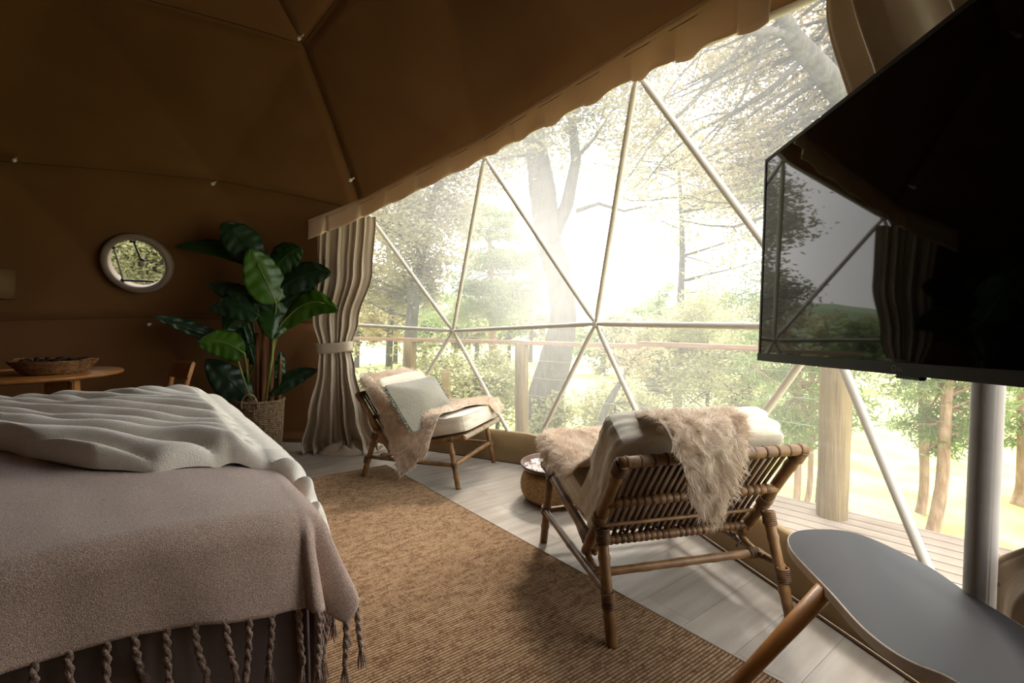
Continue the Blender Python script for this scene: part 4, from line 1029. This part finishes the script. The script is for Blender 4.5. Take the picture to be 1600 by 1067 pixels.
fleece('pinkish cream sheepskin on the far armchair, hanging over its near side', ch1, path1, wl1, wr1, 34000, 11)

# sage lumbar cushion with fringed ends
PC_ = at(662, 629, 3.42); wdir = unit(np.array([.42, .90, .0])); fw = np.array([math.cos(math.radians(-19.5)), math.sin(math.radians(-19.5)), 0])
upd = unit(-fw * .62 + np.array([0, 0, .80])); nrm = unit(np.cross(wdir, upd)); upd = np.cross(nrm, wdir)
sg = thing('cushion', 'sage green lumbar cushion with fringed ends on the far armchair', 'cushion', PC_)
Rp = np.stack([wdir, upd, nrm], 1)
puffbox(MB(), PC_, (.58, .37, .15), Rp, 26, 34, .45, .02, 6, pinch=.86).build('cover', M['sage'], sg)
for s in (-1, 1):
    mb = MB()
    for i in range(64):
        v = -.175 + .35 * i / 63; b = PC_ + Rp @ np.array([s * .282, v, 0]); e = b + Rp @ np.array([s * RNG.uniform(.024, .040), RNG.normal() * .005, RNG.normal() * .008]); mb.tube([b, (b + e) / 2 + RNG.normal(size=3) * .003, e], [.0034, .004, .0026], 4)
    mb.build('fringe', M['sage_dark'], sg)

# ------------------------------------------------------------------ pouf and tray
pc = (.287, 2.97, 0); pf = thing('pouf', 'round woven seagrass pouf on the floor between the two armchairs', 'pouf', pc)
prof = [(0, .004), (.17, .004)]
for i in range(61):
    t = i / 60; a = -PI / 2 + PI * t; r = .152 + .078 * max(0, math.cos(a)) ** .8; z = .095 + .092 * math.sin(a); rip = .0045 * abs(math.sin(t * 13 * PI)); prof.append((r + rip, z))
prof += [(.10, .189), (0, .187)]
prof2 = [(r, max(z, .002)) for r, z in prof]
P = []
for k in range(120):
    a = 2 * PI * k / 120; P.append([np.array(pc) + np.array([(r + .0022 * math.sin(k * PI / 1.5 + z * 220)) * math.cos(a), (r + .0022 * math.sin(k * PI / 1.5 + z * 220)) * math.sin(a), z]) for r, z in prof2])
MB().grid(P, closed_u=True).build('woven_body', M['seagrass'], pf)
MB().lathe([(.200, .018), (.212, .022), (.214, .030), (.205, .034)], pc, 60).build('dark_band', M['seagrass_dark'], pf)
tr = thing('tray', 'round carved dark wood tray with pale pattern on the woven pouf', 'tray', (.287, 2.97, .190))
tc_ = (.287, 2.97, .192)
MB().lathe([(0, .0), (.16, .0), (.212, .014), (.228, .034), (.234, .036), (.236, .031), (.219, .006), (.17, -.006), (0, -.006)][::-1], tc_, 72).build('rim', M['tray_rim'], tr)
P = []
for i in range(70):
    r = .210 * i / 69; row = []
    for k in range(180):
        a = 2 * PI * k / 180; x, y = r * math.cos(a), r * math.sin(a); z = .0035 + .010 * max(0, (r - .14) / .072) + .0022 * math.sin(k * 12 * 2 * PI / 180 + 5 * math.sin(r * 70)) * (r > .02) + .0018 * nz(x * 60, y * 60)
        row.append((tc_[0] + x, tc_[1] + y, tc_[2] + z))
    P.append(row)
MB().grid(P, closed_v=True).build('carved_inlay', M['tray'], tr)

# ------------------------------------------------------------------ grey pebble side table
ZT = .46
outl = [onz(x, y, ZT)[:2] for x, y in ((1230, 845), (1236, 832), (1262, 826), (1330, 829), (1400, 858), (1460, 889), (1500, 917), (1550, 947), (1600, 978))] + [np.array(p) for p in ((1.075, .90), (1.06, .72), (1.0, .56), (.92, .50), (.84, .56), (.79, .70))] + [onz(x, y, ZT)[:2] for x, y in ((1500, 1064), (1420, 1033), (1350, 983), (1300, 927), (1270, 896), (1240, 864))]
n = len(outl); sm_ = []
for i in range(n):
    p0, p1, p2_, p3_ = outl[i - 1], outl[i], outl[(i + 1) % n], outl[(i + 2) % n]
    for k in range(8):
        s = k / 8; sm_.append(.5 * ((2 * p1) + (-p0 + p2_) * s + (2 * p0 - 5 * p1 + 4 * p2_ - p3_) * s * s + (-p0 + 3 * p1 - 3 * p2_ + p3_) * s ** 3))
for _ in range(10): sm_ = [(sm_[i - 1] + 2 * sm_[i] + sm_[(i + 1) % len(sm_)]) / 4 for i in range(len(sm_))]
ctr = sum(sm_) / len(sm_); tb = thing('side_table', 'small grey pebble shaped table with cream edge and splayed orange leg, bottom right', 'table', (*ctr, 0))
def slab(z0, z1, ins0, ins1, m, name, bev=.003):
    mb = MB(); rows = []
    for ins, z in ((ins0 + .006, z0), (ins0, z0 + bev), (ins1, z1 - bev), (ins1 + bev, z1)):
        rows.append([(*(p + unit(ctr - p) * ins), z) for p in sm_])
    mb.grid(rows, closed_v=True); k = len(sm_)
    mb.add([(*(p + unit(ctr - p) * (ins1 + bev)), z1) for p in sm_], [tuple(range(k))]); mb.add([(*(p + unit(ctr - p) * (ins0 + .006)), z0) for p in sm_], [tuple(range(k))[::-1]])
    o = mb.build(name, M[m], tb, smooth=False); return o
slab(ZT - .026, ZT - .0006, -.001, 0, 'table_edge', 'edge', .002); slab(ZT - .0012, ZT + .0002, .0035, .0035, 'table_grey', 'tabletop', .0005)
for a, b in ((at(1290, 912, 1.17), np.array([.42, 1.20, 0])), (np.array([1.02, .66, ZT - .02]), np.array([1.04, .50, 0])), (np.array([.86, .62, ZT - .02]), np.array([.62, .42, 0]))):
    a = np.array([a[0], a[1], ZT - .02]); o = MB().tube([b, b + (a - b) * .5, a], [.0125, .018, .0225], 24).build('leg', M['beech'], tb)

# ------------------------------------------------------------------ banana plant in a wicker basket
bc = np.array([-2.13, 4.08, 0]); bk = thing('wicker_basket', 'grey brown wicker basket with loop handles holding the banana plant', 'basket', bc)
def br_(z): return .150 + .030 * z / .42
for k in range(46):
    mb = MB(); z = .006 + k * .0090
    if z > .425: break
    pts = []
    for i in range(121):
        a = 2 * PI * i / 120; s = math.sin(a * 15 + (k % 2) * PI); r = br_(z) + .006 * s; pts.append((bc[0] + r * math.cos(a), bc[1] + r * math.sin(a), z + .0008 * math.sin(a * 5 + k)))
    mb.tube(pts, .0048, 5).build('woven_row', M['wicker'], bk)
for i in range(30):
    a = 2 * PI * (i + .5) / 30; MB().tube([(bc[0] + br_(z) * math.cos(a), bc[1] + br_(z) * math.sin(a), z) for z in (0.004, .2, .425)], .005, 6).build('stake', M['wicker'], bk)
mb = MB()
for k in range(2):
    mb.tube([(bc[0] + (br_(.43) + .007 * math.cos(a * 24 + k * PI)) * math.cos(a), bc[1] + (br_(.43) + .007 * math.cos(a * 24 + k * PI)) * math.sin(a), .430 + .007 * math.sin(a * 24 + k * PI)) for a in np.linspace(0, 2 * PI, 241)], .007, 6)
mb.build('braided_rim', M['wicker'], bk)
MB().lathe([(0, .004), (.148, .004), (.175, .40), (.165, .40), (.14, .012), (0, .012)], bc, 40).build('liner', M['basket_dark'], bk)
for sgn in (-1, 1):
    mb = MB(); hd = unit(np.array([.02, -1.0, 0])) * sgn; c = bc + hd * br_(.42) + np.array([0, 0, .41]); sdv = np.cross(hd, (0, 0, 1))
    for k in range(2):
        mb.tube([c + sdv * math.cos(a) * .062 + np.array([0, 0, 1]) * math.sin(a) * .095 + (hd * math.cos(a * 16 + k * PI) + np.array([0, 0, 1]) * math.sin(a * 16 + k * PI)) * .005 for a in np.linspace(-.15, PI + .15, 70)], .0065, 6)
    mb.build('handle', M['wicker'], bk)
pt = thing('banana_plant', 'tall banana plant with broad dark and bright green leaves', 'plant', bc + [0, 0, .36])
P = [[(bc[0] + r * math.cos(a), bc[1] + r * math.sin(a), .385 + .015 * nz(r * 20, a * 3)) for a in np.linspace(0, 2 * PI, 33)[:-1]] for r in (0.001, .04, .08, .12, .158)]
MB().grid(P, closed_v=True).build('soil', M['soil'], pt)
for x0, x1, y1, r in ((412, 414, 470, .030), (424, 425, 500, .022), (404, 402, 520, .024), (387, 386, 560, .018), (436, 438, 560, .016)):
    a = at(x0, 628, 4.08); a[2] = .38; b = at(x1, y1, 4.07); mb = MB(); n = 14
    mb.tube([a + (b - a) * i / n + [.004 * nz(i, x0), 0, 0] for i in range(n + 1)], [r * (1 - .35 * i / n) * (1 + .06 * (i % 3 == 0)) for i in range(n + 1)], 12)
    mb.build('pseudostem', M['banana_trunk'], pt)
def bleaf(stem, base, tip, w, m, Yb, Yt, droop=.06, fold=.25, twist=0.0):
    """w in pixels at that distance; base/tip in the picture, Yb/Yt real depths"""
    a, b = at(*base, Yb), at(*tip, Yt); s0 = at(*stem, 4.07); L = np.linalg.norm(b - a); wd = w / FPX * 4.05 / 2
    n, q = 26, 12; ax = unit(b - a); view = unit(np.array([0, 0, HC]) - (a + b) / 2 + np.array([0, 0, 1.2])); 
    sd_ = unit(np.cross(ax, view)); nm = np.cross(sd_, ax)
    if twist: c, s = math.cos(twist), math.sin(twist); sd_, nm = sd_ * c + nm * s, nm * c - sd_ * s
    P = []; rib = []
    for i in range(n + 1):
        t = i / n; cc_ = a + (b - a) * t + np.array([0, 0, 1]) * droop * (math.sin(PI * min(t * 1.0, 1)) * 1.0) * L
        hw = wd * (math.sin(PI * min(1, t ** .75 * .97 + .03)) ** .62 if 0 < t < 1 else .0) * (1.0 if t < .85 else 1)
        row = []
        for k in range(q + 1):
            u = -1 + 2 * k / q; row.append(cc_ + sd_ * u * hw + nm * (-fold * abs(u) ** 1.4 * hw + .006 * math.sin(t * 34 + abs(u) * 3) * abs(u) + .012 * nz(t * 5 + w, u * 2)))
        P.append(row); rib.append(cc_ + nm * .0015)
    o = MB().grid(P).build('leaf', M[m], pt); s_ = o.modifiers.new('s', 'SOLIDIFY'); s_.thickness = .0012
    mb = MB(); k1 = s0 + (a - s0) * .55 + np.array([0, 0, .10 * np.linalg.norm(a - s0)])
    mb.tube([s0, s0 * .45 + k1 * .55, k1, a * .6 + k1 * .4, a] + rib[2:22:3], [.011, .010, .009, .008, .0075, .006, .005, .0045, .004, .0035, .003, .002][:5 + len(rib[2:22:3])], 8)
    mb.build('midrib', M['banana_stem'] if 'bright' in m else M['banana_mid'], o)
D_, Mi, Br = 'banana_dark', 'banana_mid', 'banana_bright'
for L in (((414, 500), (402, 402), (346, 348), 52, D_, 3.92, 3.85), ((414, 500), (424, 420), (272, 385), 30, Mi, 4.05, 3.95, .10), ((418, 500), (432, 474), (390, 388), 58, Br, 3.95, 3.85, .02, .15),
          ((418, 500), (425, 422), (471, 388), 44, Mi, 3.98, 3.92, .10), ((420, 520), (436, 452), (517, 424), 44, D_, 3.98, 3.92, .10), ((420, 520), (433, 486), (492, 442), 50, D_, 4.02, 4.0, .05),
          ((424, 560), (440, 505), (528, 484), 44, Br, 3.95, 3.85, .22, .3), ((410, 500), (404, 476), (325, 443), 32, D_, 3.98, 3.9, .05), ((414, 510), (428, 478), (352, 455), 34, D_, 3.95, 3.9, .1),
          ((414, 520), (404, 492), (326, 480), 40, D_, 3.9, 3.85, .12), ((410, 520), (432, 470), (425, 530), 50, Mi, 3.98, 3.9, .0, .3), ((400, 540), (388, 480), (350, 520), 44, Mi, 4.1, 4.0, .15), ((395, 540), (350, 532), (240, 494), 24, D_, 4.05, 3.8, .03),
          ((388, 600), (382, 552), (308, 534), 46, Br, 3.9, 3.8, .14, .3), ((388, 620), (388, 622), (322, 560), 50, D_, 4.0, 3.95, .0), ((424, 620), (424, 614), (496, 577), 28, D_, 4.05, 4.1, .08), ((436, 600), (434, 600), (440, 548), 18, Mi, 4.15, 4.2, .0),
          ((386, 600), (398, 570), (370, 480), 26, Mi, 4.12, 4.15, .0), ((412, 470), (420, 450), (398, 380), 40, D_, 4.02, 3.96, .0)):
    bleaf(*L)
MB().tube([at(415, 625, 3.98), at(425, 560, 3.98), at(430, 500, 3.97), at(432, 474, 3.95)], [.012, .010, .009, .006], 8).build('petiole', M['banana_stem'], pt)
MB().tube([at(392, 625, 3.98), at(380, 590, 3.96), at(368, 550, 3.9)], [.012, .009, .006], 8).build('petiole', M['banana_stem'], pt)

# ------------------------------------------------------------------ dining corner at the far left
tcx = np.array([-3.02, 3.02]); dt = thing('dining_table', 'round wooden pedestal table at the far left behind the bed', 'table', (*tcx, 0))
MB().lathe([(0, .742), (.40, .742), (.462, .756), (.466, .766), (.462, .774), (0, .774)], (*tcx, 0), 72).build('tabletop', M['oak'], dt)
cc0 = at(98, 610, 3.05); ox = cc0[0] - tcx[0]
for s, dx in ((0, 0), (1, .0)):
    pass
leg_c = np.array([cc0[0], 3.05])
MB().box((leg_c[0], leg_c[1], .66), (.17, .09, .17), bev=.012).build('pedestal', M['oak'], dt, smooth=False)
MB().add([(leg_c[0] + x, leg_c[1] + y, z) for z, hw in ((.60, .075), (.50, .14), (.30, .20), (0, .23)) for x, y in ((-hw, -.045), (hw, -.045), (hw, .045), (-hw, .045))],
         [(i * 4 + k, i * 4 + (k + 1) % 4, i * 4 + 4 + (k + 1) % 4, i * 4 + 4 + k) for i in range(3) for k in range(4)] + [(0, 3, 2, 1), (12, 13, 14, 15)]).build('foot', M['oak'], dt, smooth=False)
MB().box((leg_c[0] + .095, leg_c[1] - .02, .69), (.03, .05, .13), bev=.006).build('bracket', M['beech'], dt, smooth=False)
for dz in (-.035, .035): MB().lathe([(0, .0), (.006, .0), (.006, .004), (0, .005)], (leg_c[0] + .095, leg_c[1] - .046, .69 + dz), 10, ax=(0, -1, 0)).build('screw', M['steel'], dt)
bq = at(81, 575, 2.98); bw0 = np.array([bq[0], bq[1] + .02, .775]); bo = thing('bowl_basket', 'shallow dark woven basket bowl on the round table', 'basket', bw0)
for k in range(10):
    r = .13 + .075 * (k / 9) ** .7; MB().tube([(bw0[0] + (r + .003 * math.sin(a * 20 + k * PI)) * math.cos(a), bw0[1] + (r + .003 * math.sin(a * 20 + k * PI)) * math.sin(a), bw0[2] + .006 + k * .0085) for a in np.linspace(0, 2 * PI, 97)], .0055, 5).build('woven_row', M['basket_dark'], bo)
MB().lathe([(0, .003), (.12, .003), (.195, .075), (.188, .075), (.115, .010), (0, .010)], bw0, 40).build('lining', M['basket_dark'], bo)
for s in (-1, 1): MB().tube([bw0 + np.array([s * (.195 + .030 * math.sin(a)), .05 * math.cos(a), .082 + .01 * math.sin(a)]) for a in np.linspace(0, PI, 12)], .006, 6).build('handle', M['basket_dark'], bo)
cn = MB()
for i in range(46):
    r = .165 * math.sqrt(RNG.random()); a = RNG.uniform(0, 6.28); q = bw0 + np.array([r * math.cos(a), r * math.sin(a), .070 + RNG.uniform(-.006, .016)]); cn.lathe([(0, -.018), (.010, -.012), (.016, 0), (.011, .012), (0, .018)], q, 7, ax=tuple(RNG.normal(size=3)))
c_ = cn.build('potpourri', M['cones'], smooth=False); tag(c_, 'dark dried seed heads piled in the basket bowl', 'decoration', kind='stuff')

# wooden dining chair, only its back top shows above the bed
cx_ = at(283, 590, 3.6); dc = thing('dining_chair', 'wooden dining chair whose slanted back shows above the bed', 'chair', (cx_[0], cx_[1], 0), math.radians(200))
def cbp(x, y, z): return np.array([cx_[0], cx_[1], 0]) + np.array([x * .66 - y * .75, x * .75 + y * .66, z])
bx = np.array([.34, .94, 0])
# back runs along depth so that only its slanted end is seen
tdir = unit(np.array([.18, .0, 1.0]))
for y in (-.19, .19):
    MB().tube([cbp(-.10, y, .0), cbp(-.06, y, .42), cbp(-.015, y, .66), cbp(.03, y, .80)], [.016, .02, .019, .015], 14).build('back_leg', M['oak'], dc)
    MB().tube([cbp(-.50, y, .0), cbp(-.47, y, .43)], [.015, .019], 14).build('front_leg', M['oak'], dc)
MB().box(cbp(-.27, 0, .445), (.44, .43, .03), rot=np.array(Matrix.Rotation(math.radians(48.7), 3, 'Z')), bev=.01).build('seat', M['oak'], dc, smooth=False)
P = []
for j in range(9):
    v = -1 + 2 * j / 8; z0 = .70
    P.append([cbp(*(np.array([-.01 + (z - .70) * .30 + .035 * (1 - v * v) * -1 + d, v * .225, z]))) for z, d in ((.70, -.010), (.79, -.010), (.812, 0), (.79, .012), (.70, .012), (.685, 0))])
mb = MB().grid(P, closed_v=True); mb.add(P[0], [(0, 1, 2, 3, 4, 5)]); mb.add(P[-1], [(5, 4, 3, 2, 1, 0)]); mb.build('back_rest', M['oak'], dc, smooth=False)

# lampshade at the left edge
lq = at(-17, 444, 3.3); lp = thing('wall_lamp', 'tan fabric lampshade at the far left edge beside the round table', 'lamp', lq)
MB().lathe([(.118, -.10), (.120, -.10), (.128, .10), (.126, .10)], lq, 40).build('lamp_shade', M['lampshade'], lp)
MB().tube([lq + np.array([0, 0, -.09]), lq + np.array([0, 0, -.17]), lq + np.array([-.22, .16, -.20]), lq + np.array([-.50, .40, -.18])], .008, 8).build('bracket', M['black'], lp)
bulb = MB().lathe([(0, -.05), (.022, -.03), (.028, 0), (.015, .03), (0, .035)], lq, 16).build('bulb', M['plastic_white'], lp)
